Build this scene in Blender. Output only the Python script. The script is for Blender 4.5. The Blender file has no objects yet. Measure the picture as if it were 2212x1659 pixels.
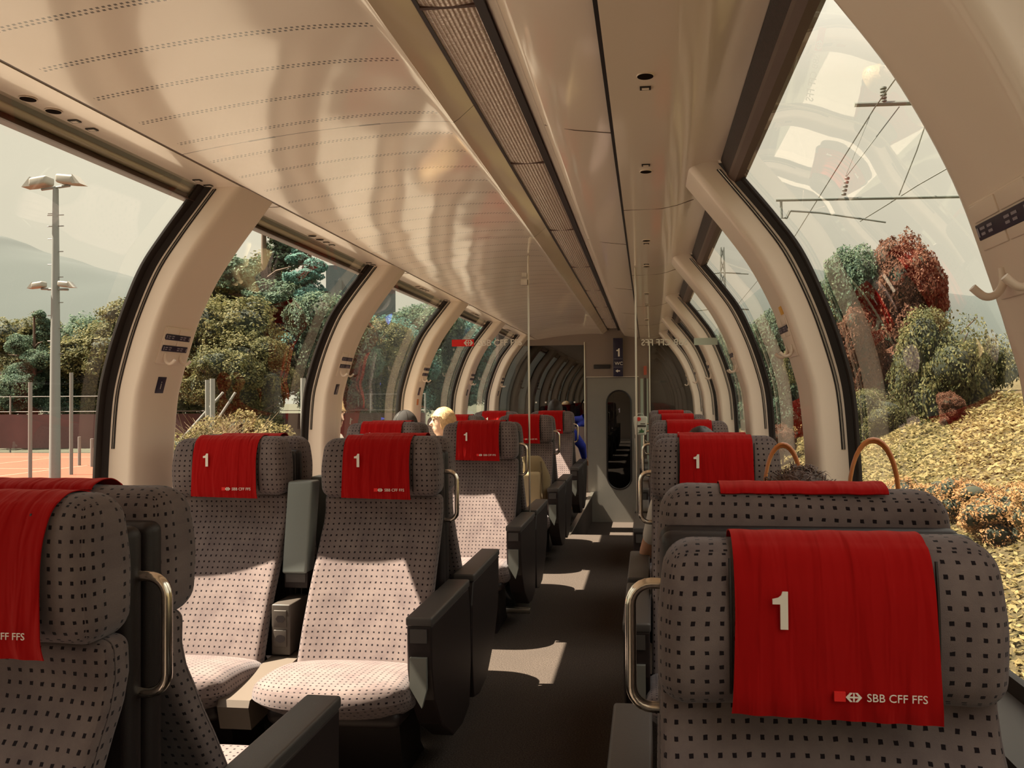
import bpy, bmesh, math, random
from mathutils import Vector, Matrix, noise
PI = math.pi
random.seed(7)
S = bpy.context.scene
COL = S.collection

# ------------------------------------------------------------------ camera, sky, sun, exposure
cam_d = bpy.data.cameras.new('camera'); cam = bpy.data.objects.new('camera', cam_d); COL.objects.link(cam)
EYE = 1.30
cam_d.sensor_width = 36.0; cam_d.lens = 36.0 * 1800.0 / 2212.0
cam_d.shift_x = -72.6 / 2212.0
cam_d.clip_start = 0.05; cam_d.clip_end = 4000
YAW, PITCH, ROLL = math.radians(6.9478), math.radians(0.93997), math.radians(-0.3813)
cf = Vector((-math.sin(YAW) * math.cos(PITCH), math.cos(YAW) * math.cos(PITCH), math.sin(PITCH)))
cr = Vector((math.cos(YAW), math.sin(YAW), 0)); cu = cr.cross(cf)
cr2 = math.cos(ROLL) * cr + math.sin(ROLL) * cu; cu2 = -math.sin(ROLL) * cr + math.cos(ROLL) * cu
cam.matrix_world = Matrix(((cr2.x, cu2.x, -cf.x, 0.677), (cr2.y, cu2.y, -cf.y, 0.0), (cr2.z, cu2.z, -cf.z, EYE), (0, 0, 0, 1)))
S.camera = cam
S.view_settings.view_transform = 'Standard'; S.view_settings.look = 'None'
S.view_settings.exposure = 0.0; S.view_settings.gamma = 1.0; S.view_settings.use_curve_mapping = False

w = bpy.data.worlds.new('sky'); S.world = w; w.use_nodes = True
nt = w.node_tree; nt.nodes.clear()
wo = nt.nodes.new('ShaderNodeOutputWorld'); bg = nt.nodes.new('ShaderNodeBackground'); nt.links.new(bg.outputs[0], wo.inputs[0])
tc = nt.nodes.new('ShaderNodeTexCoord'); sp = nt.nodes.new('ShaderNodeSeparateXYZ'); nt.links.new(tc.outputs['Generated'], sp.inputs[0])
rmp = nt.nodes.new('ShaderNodeValToRGB'); nt.links.new(sp.outputs['Z'], rmp.inputs[0])
e = rmp.color_ramp.elements
e[0].position = 0.0; e[0].color = (0.80, 0.735, 0.57, 1)
e[1].position = 1.0; e[1].color = (2.6, 2.35, 2.15, 1)
for p_, c_ in ((0.12, (0.86, 0.765, 0.60, 1)), (0.34, (0.90, 0.79, 0.62, 1)), (0.6, (1.9, 1.68, 1.45, 1))):
    k_ = e.new(p_); k_.color = c_
nz = nt.nodes.new('ShaderNodeTexNoise'); nz.inputs['Scale'].default_value = 3.0; nz.inputs['Detail'].default_value = 4
nt.links.new(tc.outputs['Generated'], nz.inputs['Vector'])
mp = nt.nodes.new('ShaderNodeMapRange'); mp.inputs[1].default_value = 0.3; mp.inputs[2].default_value = 0.7; mp.inputs[3].default_value = 0.93; mp.inputs[4].default_value = 1.07
nt.links.new(nz.outputs['Fac'], mp.inputs[0])
vm = nt.nodes.new('ShaderNodeVectorMath'); vm.operation = 'SCALE'
nt.links.new(rmp.outputs['Color'], vm.inputs[0]); nt.links.new(mp.outputs[0], vm.inputs['Scale'])
nt.links.new(vm.outputs[0], bg.inputs['Color']); bg.inputs['Strength'].default_value = 1.0

sun_d = bpy.data.lights.new('sun', 'SUN'); sun = bpy.data.objects.new('sun', sun_d); COL.objects.link(sun)
sun_d.energy = 29.0; sun_d.color = (1.0, 0.83, 0.66); sun_d.angle = math.radians(0.53)
sun.rotation_euler = Vector((1.0, 0.09, -1.6)).to_track_quat('-Z', 'Y').to_euler()
sun.location = (-8, 0, 12)

# ------------------------------------------------------------------ materials
MATS = {}
def newmat(name):
    m = bpy.data.materials.new(name); m.use_nodes = True
    return m, m.node_tree, m.node_tree.nodes['Principled BSDF']
def mat(name, col, rough=0.6, metal=0.0, spec=0.5, bump=0.0, bscale=200.0, vary=0.0, vscale=8.0, sheen=0.0, coat=0.0):
    if name in MATS: return MATS[name]
    m, t, b = newmat(name)
    b.inputs['Base Color'].default_value = (*col, 1); b.inputs['Roughness'].default_value = rough
    b.inputs['Metallic'].default_value = metal; b.inputs['Specular IOR Level'].default_value = spec
    b.inputs['Sheen Weight'].default_value = sheen; b.inputs['Coat Weight'].default_value = coat
    b.inputs['Coat Roughness'].default_value = 0.08
    tcn = t.nodes.new('ShaderNodeTexCoord')
    if bump:
        n = t.nodes.new('ShaderNodeTexNoise'); n.inputs['Scale'].default_value = bscale; n.inputs['Detail'].default_value = 3
        t.links.new(tcn.outputs['Object'], n.inputs['Vector'])
        bp = t.nodes.new('ShaderNodeBump'); bp.inputs['Strength'].default_value = bump; bp.inputs['Distance'].default_value = 0.002
        t.links.new(n.outputs['Fac'], bp.inputs['Height']); t.links.new(bp.outputs[0], b.inputs['Normal'])
    if vary:
        n = t.nodes.new('ShaderNodeTexNoise'); n.inputs['Scale'].default_value = vscale; n.inputs['Detail'].default_value = 5
        t.links.new(tcn.outputs['Object'], n.inputs['Vector'])
        r = t.nodes.new('ShaderNodeMapRange'); r.inputs[1].default_value = 0.3; r.inputs[2].default_value = 0.7
        r.inputs[3].default_value = 1 - vary; r.inputs[4].default_value = 1 + vary
        t.links.new(n.outputs['Fac'], r.inputs[0])
        v = t.nodes.new('ShaderNodeVectorMath'); v.operation = 'SCALE'; v.inputs[0].default_value = col
        t.links.new(r.outputs[0], v.inputs['Scale']); t.links.new(v.outputs[0], b.inputs['Base Color'])
    MATS[name] = m
    return m
def M(t, op, a, b=None, c=None):
    n = t.nodes.new('ShaderNodeMath'); n.operation = op
    for i, x in enumerate((a, b, c)):
        if x is None: continue
        if isinstance(x, (int, float)): n.inputs[i].default_value = x
        else: t.links.new(x, n.inputs[i])
    return n.outputs[0]
def mix(t, fac, a, b):
    n = t.nodes.new('ShaderNodeMix'); n.data_type = 'RGBA'
    t.links.new(fac, n.inputs[0])
    for i, x in ((6, a), (7, b)):
        if isinstance(x, tuple): n.inputs[i].default_value = (*x[:3], 1)
        else: t.links.new(x, n.inputs[i])
    return n.outputs[2]

def fabric():
    m, t, b = newmat('dotted_velour')
    uv = t.nodes.new('ShaderNodeUVMap'); s = t.nodes.new('ShaderNodeSeparateXYZ'); t.links.new(uv.outputs[0], s.inputs[0])
    P = 0.0195; hw = 0.150
    # a little wobble so that the woven dots are not perfectly regular
    nn = t.nodes.new('ShaderNodeTexNoise'); nn.inputs['Scale'].default_value = 60; t.links.new(uv.outputs[0], nn.inputs['Vector'])
    wob = M(t, 'MULTIPLY', M(t, 'SUBTRACT', nn.outputs['Fac'], 0.5), 0.20)
    fx = M(t, 'ABSOLUTE', M(t, 'SUBTRACT', M(t, 'FRACT', M(t, 'ADD', M(t, 'DIVIDE', s.outputs[0], P), wob)), 0.5))
    fy = M(t, 'ABSOLUTE', M(t, 'SUBTRACT', M(t, 'FRACT', M(t, 'ADD', M(t, 'DIVIDE', s.outputs[1], P), wob)), 0.5))
    dot = M(t, 'MULTIPLY', M(t, 'LESS_THAN', fx, hw), M(t, 'LESS_THAN', fy, hw))
    n2 = t.nodes.new('ShaderNodeTexNoise'); n2.inputs['Scale'].default_value = 11; n2.inputs['Detail'].default_value = 8; n2.inputs['Roughness'].default_value = 0.65; t.links.new(uv.outputs[0], n2.inputs['Vector'])
    base = mix(t, n2.outputs['Fac'], (0.070, 0.050, 0.056), (0.252, 0.200, 0.184))
    col = mix(t, dot, base, (0.012, 0.008, 0.010))
    t.links.new(col, b.inputs['Base Color'])
    b.inputs['Roughness'].default_value = 0.95; b.inputs['Sheen Weight'].default_value = 0.22; b.inputs['Sheen Roughness'].default_value = 0.4
    b.inputs['Sheen Tint'].default_value = (0.75, 0.8, 0.9, 1); b.inputs['Specular IOR Level'].default_value = 0.15
    n3 = t.nodes.new('ShaderNodeTexNoise'); n3.inputs['Scale'].default_value = 900; t.links.new(uv.outputs[0], n3.inputs['Vector'])
    h = M(t, 'SUBTRACT', n3.outputs['Fac'], M(t, 'MULTIPLY', dot, 0.6))
    bp = t.nodes.new('ShaderNodeBump'); bp.inputs['Strength'].default_value = 0.5; bp.inputs['Distance'].default_value = 0.0015
    t.links.new(h, bp.inputs['Height']); t.links.new(bp.outputs[0], b.inputs['Normal'])
    return m
def redcloth():
    m, t, b = newmat('red_cloth')
    b.inputs['Base Color'].default_value = (0.33, 0.003, 0.0035, 1); b.inputs['Roughness'].default_value = 0.85
    b.inputs['Sheen Weight'].default_value = 0.25; b.inputs['Sheen Tint'].default_value = (1, 0.25, 0.2, 1); b.inputs['Specular IOR Level'].default_value = 0.1
    tcn = t.nodes.new('ShaderNodeTexCoord'); mpn = t.nodes.new('ShaderNodeMapping'); mpn.inputs['Scale'].default_value = (40, 6, 5)
    oi = t.nodes.new('ShaderNodeObjectInfo'); ad = t.nodes.new('ShaderNodeVectorMath'); ad.operation = 'ADD'
    t.links.new(tcn.outputs['Object'], ad.inputs[0]); t.links.new(oi.outputs['Random'], ad.inputs[1])
    t.links.new(ad.outputs[0], mpn.inputs[0])
    n = t.nodes.new('ShaderNodeTexNoise'); n.inputs['Scale'].default_value = 1.0; n.inputs['Detail'].default_value = 2; n.inputs['Distortion'].default_value = 0.4
    t.links.new(mpn.outputs[0], n.inputs['Vector'])
    bp = t.nodes.new('ShaderNodeBump'); bp.inputs['Strength'].default_value = 0.9; bp.inputs['Distance'].default_value = 0.012
    t.links.new(n.outputs['Fac'], bp.inputs['Height']); t.links.new(bp.outputs[0], b.inputs['Normal'])
    return m
def glass(name='window_glass', tint=(0.915, 0.955, 0.925), refl=1.0):
    m = bpy.data.materials.new(name); m.use_nodes = True; t = m.node_tree; t.nodes.clear()
    o = t.nodes.new('ShaderNodeOutputMaterial'); tr = t.nodes.new('ShaderNodeBsdfTransparent'); tr.inputs[0].default_value = (*tint, 1)
    gl = t.nodes.new('ShaderNodeBsdfGlossy'); gl.inputs['Roughness'].default_value = 0.01; gl.inputs[0].default_value = (1, 1, 1, 1)
    ge = t.nodes.new('ShaderNodeNewGeometry'); dp = t.nodes.new('ShaderNodeVectorMath'); dp.operation = 'DOT_PRODUCT'
    t.links.new(ge.outputs['Normal'], dp.inputs[0]); t.links.new(ge.outputs['Incoming'], dp.inputs[1])
    c1 = M(t, 'SUBTRACT', 1.0, M(t, 'ABSOLUTE', dp.outputs['Value']))
    f2 = M(t, 'MULTIPLY', M(t, 'ADD', 0.07, M(t, 'MULTIPLY', M(t, 'POWER', c1, 5.0), 0.93)), refl)      # two thin surfaces, Schlick
    f3 = M(t, 'MINIMUM', f2, 1.0)
    mx = t.nodes.new('ShaderNodeMixShader'); t.links.new(f3, mx.inputs[0]); t.links.new(tr.outputs[0], mx.inputs[1]); t.links.new(gl.outputs[0], mx.inputs[2])
    t.links.new(mx.outputs[0], o.inputs[0])
    return m
def leafmat(name, cols, tr=0.35):
    m, t, b = newmat(name)
    g = t.nodes.new('ShaderNodeNewGeometry'); r = t.nodes.new('ShaderNodeValToRGB')
    tcn = t.nodes.new('ShaderNodeTexCoord'); n = t.nodes.new('ShaderNodeTexNoise'); n.inputs['Scale'].default_value = 0.45; n.inputs['Detail'].default_value = 2
    t.links.new(tcn.outputs['Object'], n.inputs['Vector'])
    f = M(t, 'ADD', M(t, 'MULTIPLY', g.outputs['Random Per Island'], 0.5), M(t, 'MULTIPLY', M(t, 'SUBTRACT', n.outputs['Fac'], 0.25), 1.0))
    t.links.new(f, r.inputs[0])
    els = r.color_ramp.elements
    els[0].position = 0.0; els[0].color = (*cols[0], 1); els[1].position = 1.0; els[1].color = (*cols[-1], 1)
    for i, c in enumerate(cols[1:-1]):
        k = els.new((i + 1) / (len(cols) - 1)); k.color = (*c, 1)
    t.links.new(r.outputs[0], b.inputs['Base Color']); b.inputs['Roughness'].default_value = 0.7; b.inputs['Specular IOR Level'].default_value = 0.15
    tl = t.nodes.new('ShaderNodeBsdfTranslucent'); t.links.new(r.outputs[0], tl.inputs[0])
    mx = t.nodes.new('ShaderNodeMixShader'); mx.inputs[0].default_value = tr
    t.links.new(b.outputs[0], mx.inputs[1]); t.links.new(tl.outputs[0], mx.inputs[2])
    t.links.new(mx.outputs[0], t.nodes['Material Output'].inputs[0])
    return m
def ceilmat():
    # glossy cream panels with rows of small punched holes and panel joints
    m, t, b = newmat('perforated_ceiling')
    g = t.nodes.new('ShaderNodeTexCoord'); s = t.nodes.new('ShaderNodeSeparateXYZ'); t.links.new(g.outputs['Object'], s.inputs[0])
    X, Y = s.outputs[0], s.outputs[1]
    yy = M(t, 'SUBTRACT', M(t, 'FLOORED_MODULO', M(t, 'SUBTRACT', Y, 1.76), 0.2), 0.1)     # distance to the row centre
    r1 = M(t, 'LESS_THAN', M(t, 'ABSOLUTE', M(t, 'SUBTRACT', yy, 0.0065)), 0.0036)
    r2 = M(t, 'LESS_THAN', M(t, 'ABSOLUTE', M(t, 'ADD', yy, 0.0065)), 0.0036)
    fx = M(t, 'FRACT', M(t, 'DIVIDE', X, 0.014)); d1 = M(t, 'LESS_THAN', M(t, 'ABSOLUTE', M(t, 'SUBTRACT', fx, 0.3)), 0.25)
    d2 = M(t, 'GREATER_THAN', M(t, 'ABSOLUTE', M(t, 'SUBTRACT', fx, 0.3)), 0.25)
    rng = M(t, 'MULTIPLY', M(t, 'GREATER_THAN', X, -0.785), M(t, 'LESS_THAN', X, 0.05))
    holes = M(t, 'MULTIPLY', rng, M(t, 'MAXIMUM', M(t, 'MULTIPLY', r1, d1), M(t, 'MULTIPLY', r2, d2)))
    jy = M(t, 'ABSOLUTE', M(t, 'SUBTRACT', M(t, 'FLOORED_MODULO', M(t, 'SUBTRACT', Y, 1.605), 1.88), 0.94))
    joint = M(t, 'LESS_THAN', jy, 0.0022)
    sl = M(t, 'MULTIPLY', M(t, 'LESS_THAN', jy, 0.005), M(t, 'MAXIMUM', M(t, 'LESS_THAN', M(t, 'ABSOLUTE', M(t, 'ADD', X, 0.55)), 0.045), M(t, 'LESS_THAN', M(t, 'ABSOLUTE', M(t, 'ADD', X, 0.19)), 0.035)))
    k = M(t, 'MAXIMUM', holes, M(t, 'MAXIMUM', joint, sl))
    c = mix(t, k, (0.80, 0.665, 0.56), (0.05, 0.025, 0.015))
    t.links.new(c, b.inputs['Base Color']); b.inputs['Roughness'].default_value = 0.30
    b.inputs['Coat Weight'].default_value = 0.9; b.inputs['Coat Roughness'].default_value = 0.09; b.inputs['Coat IOR'].default_value = 1.6
    n = t.nodes.new('ShaderNodeTexNoise'); n.inputs['Scale'].default_value = 2.2; n.inputs['Detail'].default_value = 1; t.links.new(g.outputs['Object'], n.inputs['Vector'])
    bp = t.nodes.new('ShaderNodeBump'); bp.inputs['Strength'].default_value = 0.25; bp.inputs['Distance'].default_value = 0.02
    t.links.new(n.outputs['Fac'], bp.inputs['Height']); t.links.new(bp.outputs[0], b.inputs['Normal']); t.links.new(bp.outputs[0], b.inputs['Coat Normal'])
    return m
def carpet():
    m, t, b = newmat('grey_carpet')
    g = t.nodes.new('ShaderNodeTexCoord')
    n = t.nodes.new('ShaderNodeTexNoise'); n.inputs['Scale'].default_value = 170; n.inputs['Detail'].default_value = 2; t.links.new(g.outputs['Object'], n.inputs['Vector'])
    n2 = t.nodes.new('ShaderNodeTexNoise'); n2.inputs['Scale'].default_value = 3; n2.inputs['Detail'].default_value = 5; t.links.new(g.outputs['Object'], n2.inputs['Vector'])
    mr = t.nodes.new('ShaderNodeMapRange'); mr.inputs[1].default_value = 0.35; mr.inputs[2].default_value = 0.65; t.links.new(n.outputs['Fac'], mr.inputs[0])
    c = mix(t, mr.outputs[0], (0.032, 0.024, 0.020), (0.110, 0.088, 0.074))
    c2 = mix(t, n2.outputs['Fac'], c, (0.052, 0.042, 0.036)); t.links.new(c2, b.inputs['Base Color'])
    b.inputs['Roughness'].default_value = 0.97; b.inputs['Specular IOR Level'].default_value = 0.1
    bp = t.nodes.new('ShaderNodeBump'); bp.inputs['Strength'].default_value = 0.6; bp.inputs['Distance'].default_value = 0.003
    t.links.new(n.outputs['Fac'], bp.inputs['Height']); t.links.new(bp.outputs[0], b.inputs['Normal'])
    return m
def lensmat():
    # prismatic lamp cover: ribbed, slightly see-through, glossy
    m, t, b = newmat('prismatic_lens')
    g = t.nodes.new('ShaderNodeTexCoord')
    wv = t.nodes.new('ShaderNodeTexWave'); wv.inputs['Scale'].default_value = 26; wv.bands_direction = 'X'; t.links.new(g.outputs['Object'], wv.inputs['Vector'])
    vo = t.nodes.new('ShaderNodeTexVoronoi'); vo.inputs['Scale'].default_value = 120; t.links.new(g.outputs['Object'], vo.inputs['Vector'])
    bp = t.nodes.new('ShaderNodeBump'); bp.inputs['Strength'].default_value = 0.6; bp.inputs['Distance'].default_value = 0.004
    h = M(t, 'ADD', M(t, 'MULTIPLY', wv.outputs['Fac'], 0.8), M(t, 'MULTIPLY', vo.outputs['Distance'], 0.7))
    t.links.new(h, bp.inputs['Height']); t.links.new(bp.outputs[0], b.inputs['Normal'])
    c = mix(t, wv.outputs['Fac'], (0.45, 0.32, 0.26), (0.80, 0.68, 0.60)); t.links.new(c, b.inputs['Base Color'])
    b.inputs['Roughness'].default_value = 0.16; b.inputs['Specular IOR Level'].default_value = 1.0; b.inputs['Metallic'].default_value = 0.10
    return m
FAB = fabric(); RED = redcloth(); GLS = glass(); CEIL = ceilmat(); CARP = carpet(); LENS = lensmat()
CREAM = mat('cream_panel', (0.84, 0.71, 0.60), 0.42, spec=0.5, coat=0.25)
CREAM2 = mat('cream_gloss_panel', (0.84, 0.70, 0.585), 0.30, coat=0.7)
BROWN = mat('brown_rubber_edge', (0.075, 0.035, 0.025), 0.5)
BLIND = mat('blind_cassette_cloth', (0.020, 0.009, 0.010), 0.6, bump=0.5, bscale=150, vary=0.4, vscale=90)
SEAL = mat('black_seal', (0.010, 0.004, 0.003), 0.55)
ALU = mat('aluminium', (0.62, 0.58, 0.52), 0.32, metal=1.0)
CHROME = mat('chrome', (0.92, 0.86, 0.76), 0.16, metal=1.0)
SHELL = mat('dark_seat_shell', (0.014, 0.008, 0.008), 0.5, bump=0.15, bscale=600)
ARM = mat('grey_armrest_plastic', (0.060, 0.055, 0.053), 0.42, bump=0.15, bscale=500)
FLAP = mat('pale_grey_flap', (0.16, 0.165, 0.15), 0.4)
CONS = mat('warm_grey_console', (0.050, 0.040, 0.033), 0.5)
CONSL = mat('beige_console_top', (0.115, 0.092, 0.074), 0.5)
BLACKP = mat('black_plastic', (0.012, 0.008, 0.008), 0.4)
NAVY = mat('navy_sign', (0.012, 0.008, 0.035), 0.35)
WHITE = mat('white_print', (0.80, 0.74, 0.66), 0.7)
GREYP = mat('pale_print', (0.30, 0.27, 0.32), 0.6)
REDP = mat('red_sign', (0.60, 0.008, 0.006), 0.5)
LOGOR = mat('bright_red_print', (0.75, 0.012, 0.01), 0.7)
DOORM = mat('grey_green_door', (0.22, 0.205, 0.18), 0.38, vary=0.03)
DARKG = glass('smoked_glass', (0.040, 0.025, 0.018), 0.95)
PARTG = glass('partition_glass', (0.95, 0.97, 0.95), 0.8)
SKIN = mat('skin', (0.52, 0.27, 0.17), 0.55, spec=0.3)
SKINP = mat('fair_skin', (0.66, 0.42, 0.30), 0.55, spec=0.3)

# ------------------------------------------------------------------ helpers
def tag(o, label=None, cat=None, group=None, kind=None):
    if label: o['label'] = label
    if cat: o['category'] = cat
    if group: o['group'] = group
    if kind: o['kind'] = kind
    return o
def link(name, me, m=None, parent=None):
    o = bpy.data.objects.new(name, me); COL.objects.link(o)
    if m is not None and not me.materials: me.materials.append(m)
    if parent: o.parent = parent
    return o
def empty(name, loc=(0, 0, 0), rz=0.0):
    o = bpy.data.objects.new(name, None); COL.objects.link(o); o.location = loc; o.rotation_euler = (0, 0, rz)
    o.empty_display_size = 0.1
    return o
def copy_tree(o, parent=None):
    c = o.copy(); COL.objects.link(c); c.parent = parent
    for ch in KIDS.get(o.name, []): copy_tree2(ch, c, c)
    return c
KIDS = {}
def children(o): return [x for x in bpy.data.objects if x.parent == o]
def copy_tree2(o, parent, top):
    c = o.copy(); COL.objects.link(c); c.parent = parent
    for ch in KIDS.get(o.name, []): copy_tree2(ch, c, top)
    return c
def index_tree(o):
    KIDS[o.name] = children(o)
    for ch in KIDS[o.name]: index_tree(ch)

class MB:
    def __init__(s): s.v = []; s.f = []; s.uv = []; s.mi = []
    def add(s, vs, fs, uvs=None, mi=0):
        b = len(s.v); s.v += [tuple(v) for v in vs]
        for i, f in enumerate(fs):
            s.f.append(tuple(x + b for x in f)); s.mi.append(mi)
            s.uv.append(uvs[i] if uvs else None)
        return s
    def box(s, a, b, mi=0):
        x0, y0, z0 = a; x1, y1, z1 = b
        vs = [(x0, y0, z0), (x1, y0, z0), (x1, y1, z0), (x0, y1, z0), (x0, y0, z1), (x1, y0, z1), (x1, y1, z1), (x0, y1, z1)]
        return s.add(vs, [(0, 3, 2, 1), (4, 5, 6, 7), (0, 1, 5, 4), (1, 2, 6, 5), (2, 3, 7, 6), (3, 0, 4, 7)], mi=mi)
    def tube(s, pts, r, n=10, closed=False, mi=0):
        pts = [Vector(p) for p in pts]; N = len(pts); rs = r if isinstance(r, (list, tuple)) else [r] * N
        rings = []; up = None
        for i, p in enumerate(pts):
            if closed: d = pts[(i + 1) % N] - pts[i - 1]
            else: d = pts[min(i + 1, N - 1)] - pts[max(i - 1, 0)]
            d.normalize()
            if up is None:
                up = Vector((0, 0, 1)) if abs(d.z) < 0.9 else Vector((1, 0, 0))
            a = d.cross(up); a.normalize(); up = a.cross(d); up.normalize()
            rings.append([p + (a * math.cos(2 * PI * k / n) + up * math.sin(2 * PI * k / n)) * rs[i] for k in range(n)])
        vs = [v for rg in rings for v in rg]; fs = []
        for i in range(N if closed else N - 1):
            j = (i + 1) % N
            for k in range(n):
                fs.append((i * n + k, i * n + (k + 1) % n, j * n + (k + 1) % n, j * n + k))
        if not closed:
            fs.append(tuple(reversed(range(n)))); fs.append(tuple((N - 1) * n + k for k in range(n)))
        return s.add(vs, fs, mi=mi)
    def grid(s, fn, nu, nv, uvf=None, closed_u=False, mi=0):
        vs = [fn(i / nu, j / nv) for j in range(nv + 1) for i in range(nu + 1)]
        fs = []; uvs = []
        for j in range(nv):
            for i in range(nu):
                q = (j * (nu + 1) + i, j * (nu + 1) + i + 1, (j + 1) * (nu + 1) + i + 1, (j + 1) * (nu + 1) + i)
                fs.append(q)
                if uvf: uvs.append([uvf(i / nu, j / nv), uvf((i + 1) / nu, j / nv), uvf((i + 1) / nu, (j + 1) / nv), uvf(i / nu, (j + 1) / nv)])
        return s.add(vs, fs, uvs if uvf else None, mi=mi)
    def prism(s, poly, axis, a, b, mi=0):
        # poly: list of 2-D points; extruded along axis from a to b
        def P(p, t):
            return {'x': (t, p[0], p[1]), 'y': (p[0], t, p[1]), 'z': (p[0], p[1], t)}[axis]
        n = len(poly); vs = [P(p, a) for p in poly] + [P(p, b) for p in poly]
        fs = [tuple(reversed(range(n))), tuple(range(n, 2 * n))] + [(i, (i + 1) % n, n + (i + 1) % n, n + i) for i in range(n)]
        return s.add(vs, fs, mi=mi)
    def rbox(s, size, r, seg=(8, 4, 8), center=(0, 0, 0), deform=None, mi=0, rf=3):
        # rounded box with UVs in metres
        hx, hy, hz = size[0] / 2, size[1] / 2, size[2] / 2
        def ax(h, n):
            inner = h - r; out = [-h + r * (1 - math.cos(PI / 2 * k / rf)) * 1.0 for k in range(rf)]
            out = [-h + r * (k / rf) for k in range(rf)]
            mid = [-inner + 2 * inner * k / n for k in range(n + 1)]
            return out + mid + [-q for q in reversed(out)]
        A = [ax(hx, seg[0]), ax(hy, seg[1]), ax(hz, seg[2])]
        H = (hx, hy, hz)
        for a in range(3):
            u, v = [(1, 2), (0, 2), (0, 1)][a]
            for sg in (-1, 1):
                U, V = A[u], A[v]
                vs = []; uvp = []
                for q in V:
                    for p in U:
                        c = [0, 0, 0]; c[a] = sg * H[a]; c[u] = p; c[v] = q
                        inner = [max(-(H[i] - r), min(H[i] - r, c[i])) for i in range(3)]
                        d = Vector([c[i] - inner[i] for i in range(3)])
                        if d.length > 1e-9: d = d.normalized() * r
                        x = [inner[i] + d[i] for i in range(3)]
                        x = Vector(x)
                        if deform: x = Vector(deform(x))
                        vs.append((x.x + center[0], x.y + center[1], x.z + center[2]))
                        uvp.append((p + a * 0.31, q))
                fs = []; uvs = []; nu = len(U)
                for j in range(len(V) - 1):
                    for i in range(nu - 1):
                        q = [j * nu + i, j * nu + i + 1, (j + 1) * nu + i + 1, (j + 1) * nu + i]
                        if (sg > 0) == (a == 1): q.reverse()
                        fs.append(tuple(q)); uvs.append([uvp[k] for k in q])
                s.add(vs, fs, uvs, mi=mi)
        return s
    def mesh(s, name, mats=None, smooth=True, weld=True, angle=40):
        me = bpy.data.meshes.new(name); me.from_pydata(s.v, [], s.f)
        if any(u is not None for u in s.uv):
            L = me.uv_layers.new(name='UVMap'); i = 0
            for f, u in zip(s.f, s.uv):
                for k in range(len(f)):
                    L.data[i].uv = u[k] if u else (0, 0); i += 1
        for p, mi in zip(me.polygons, s.mi): p.material_index = mi
        if mats:
            for m in (mats if isinstance(mats, (list, tuple)) else [mats]): me.materials.append(m)
        bm = bmesh.new(); bm.from_mesh(me)
        if weld: bmesh.ops.remove_doubles(bm, verts=bm.verts, dist=1e-5)
        bmesh.ops.recalc_face_normals(bm, faces=bm.faces)
        ca = math.radians(angle)
        for f in bm.faces: f.smooth = smooth
        if smooth:
            for ed in bm.edges:
                if len(ed.link_faces) == 2:
                    try: ed.smooth = ed.calc_face_angle() < ca
                    except Exception: pass
        bm.to_mesh(me); bm.free(); me.update()
        return me
    def obj(s, name, m, parent=None, **k):
        return link(name, s.mesh(name, m, **k), None, parent)
def bevel_box(name, a, b, m, parent=None, r=0.004):
    mb = MB(); sz = [b[i] - a[i] for i in range(3)]; r = min(r, min(sz) * 0.45)
    mb.rbox(sz, r, (1, 1, 1), [(a[i] + b[i]) / 2 for i in range(3)], rf=2)
    return mb.obj(name, m, parent)
_txt = {}
def textmesh(body, size, m, ext=0.0006, off=0.0, align='LEFT'):
    key = (body, size, m.name, ext, off, align)
    if key in _txt: return _txt[key]
    c = bpy.data.curves.new('t', 'FONT'); c.body = body; c.size = 1.0; c.extrude = ext / size; c.offset = off / size; c.align_x = align; c.resolution_u = 3
    o = bpy.data.objects.new('t', c); COL.objects.link(o)
    dg = bpy.context.evaluated_depsgraph_get(); me = bpy.data.meshes.new_from_object(o.evaluated_get(dg))
    bpy.data.objects.remove(o); bpy.data.curves.remove(c)
    me.transform(Matrix.Scale(size, 4)); me.materials.clear(); me.materials.append(m); _txt[key] = me
    return me
def digit_one(h, m, th=0.0009):
    key = ('one', h, m.name)
    if key in _txt: return _txt[key]
    g = MB(); k = h
    g.prism([(0.20 * k, 0.0), (0.40 * k, 0.0), (0.40 * k, 1.0 * k), (0.26 * k, 1.0 * k), (0.225 * k, 0.90 * k), (0.15 * k, 0.835 * k), (0.0, 0.80 * k), (0.0, 0.665 * k), (0.20 * k, 0.665 * k)], 'y', -th, 0.0)
    _txt[key] = g.mesh('one', m, smooth=False); return _txt[key]
def emblem(mb, cx, cz, h, y0, y1, mi=0):
    # white double-headed arrow with cross bar
    wd = h * 1.75; tk = h * 0.17
    mb.box((cx - wd * 0.36, y0, cz - tk / 2), (cx + wd * 0.36, y1, cz + tk / 2), mi)
    mb.box((cx - tk / 2, y0, cz - h * 0.5), (cx + tk / 2, y1, cz + h * 0.5), mi)
    for s in (-1, 1):
        mb.prism([(cx + s * wd * 0.5, cz), (cx + s * wd * 0.24, cz + h * 0.5), (cx + s * wd * 0.08, cz + h * 0.5), (cx + s * wd * 0.33, cz), (cx + s * wd * 0.08, cz - h * 0.5), (cx + s * wd * 0.24, cz - h * 0.5)], 'y', y0, y1, mi)
def catmull(P, n):
    P = [Vector(p) for p in P]; out = []
    for i in range(len(P) - 1):
        p0 = P[max(i - 1, 0)]; p1 = P[i]; p2 = P[i + 1]; p3 = P[min(i + 2, len(P) - 1)]
        for k in range(n):
            t = k / n
            out.append(0.5 * ((2 * p1) + (p2 - p0) * t + (2 * p0 - 5 * p1 + 4 * p2 - p3) * t * t + (3 * p1 - p0 - 3 * p2 + p3) * t ** 3))
    out.append(P[-1]); return out

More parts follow.
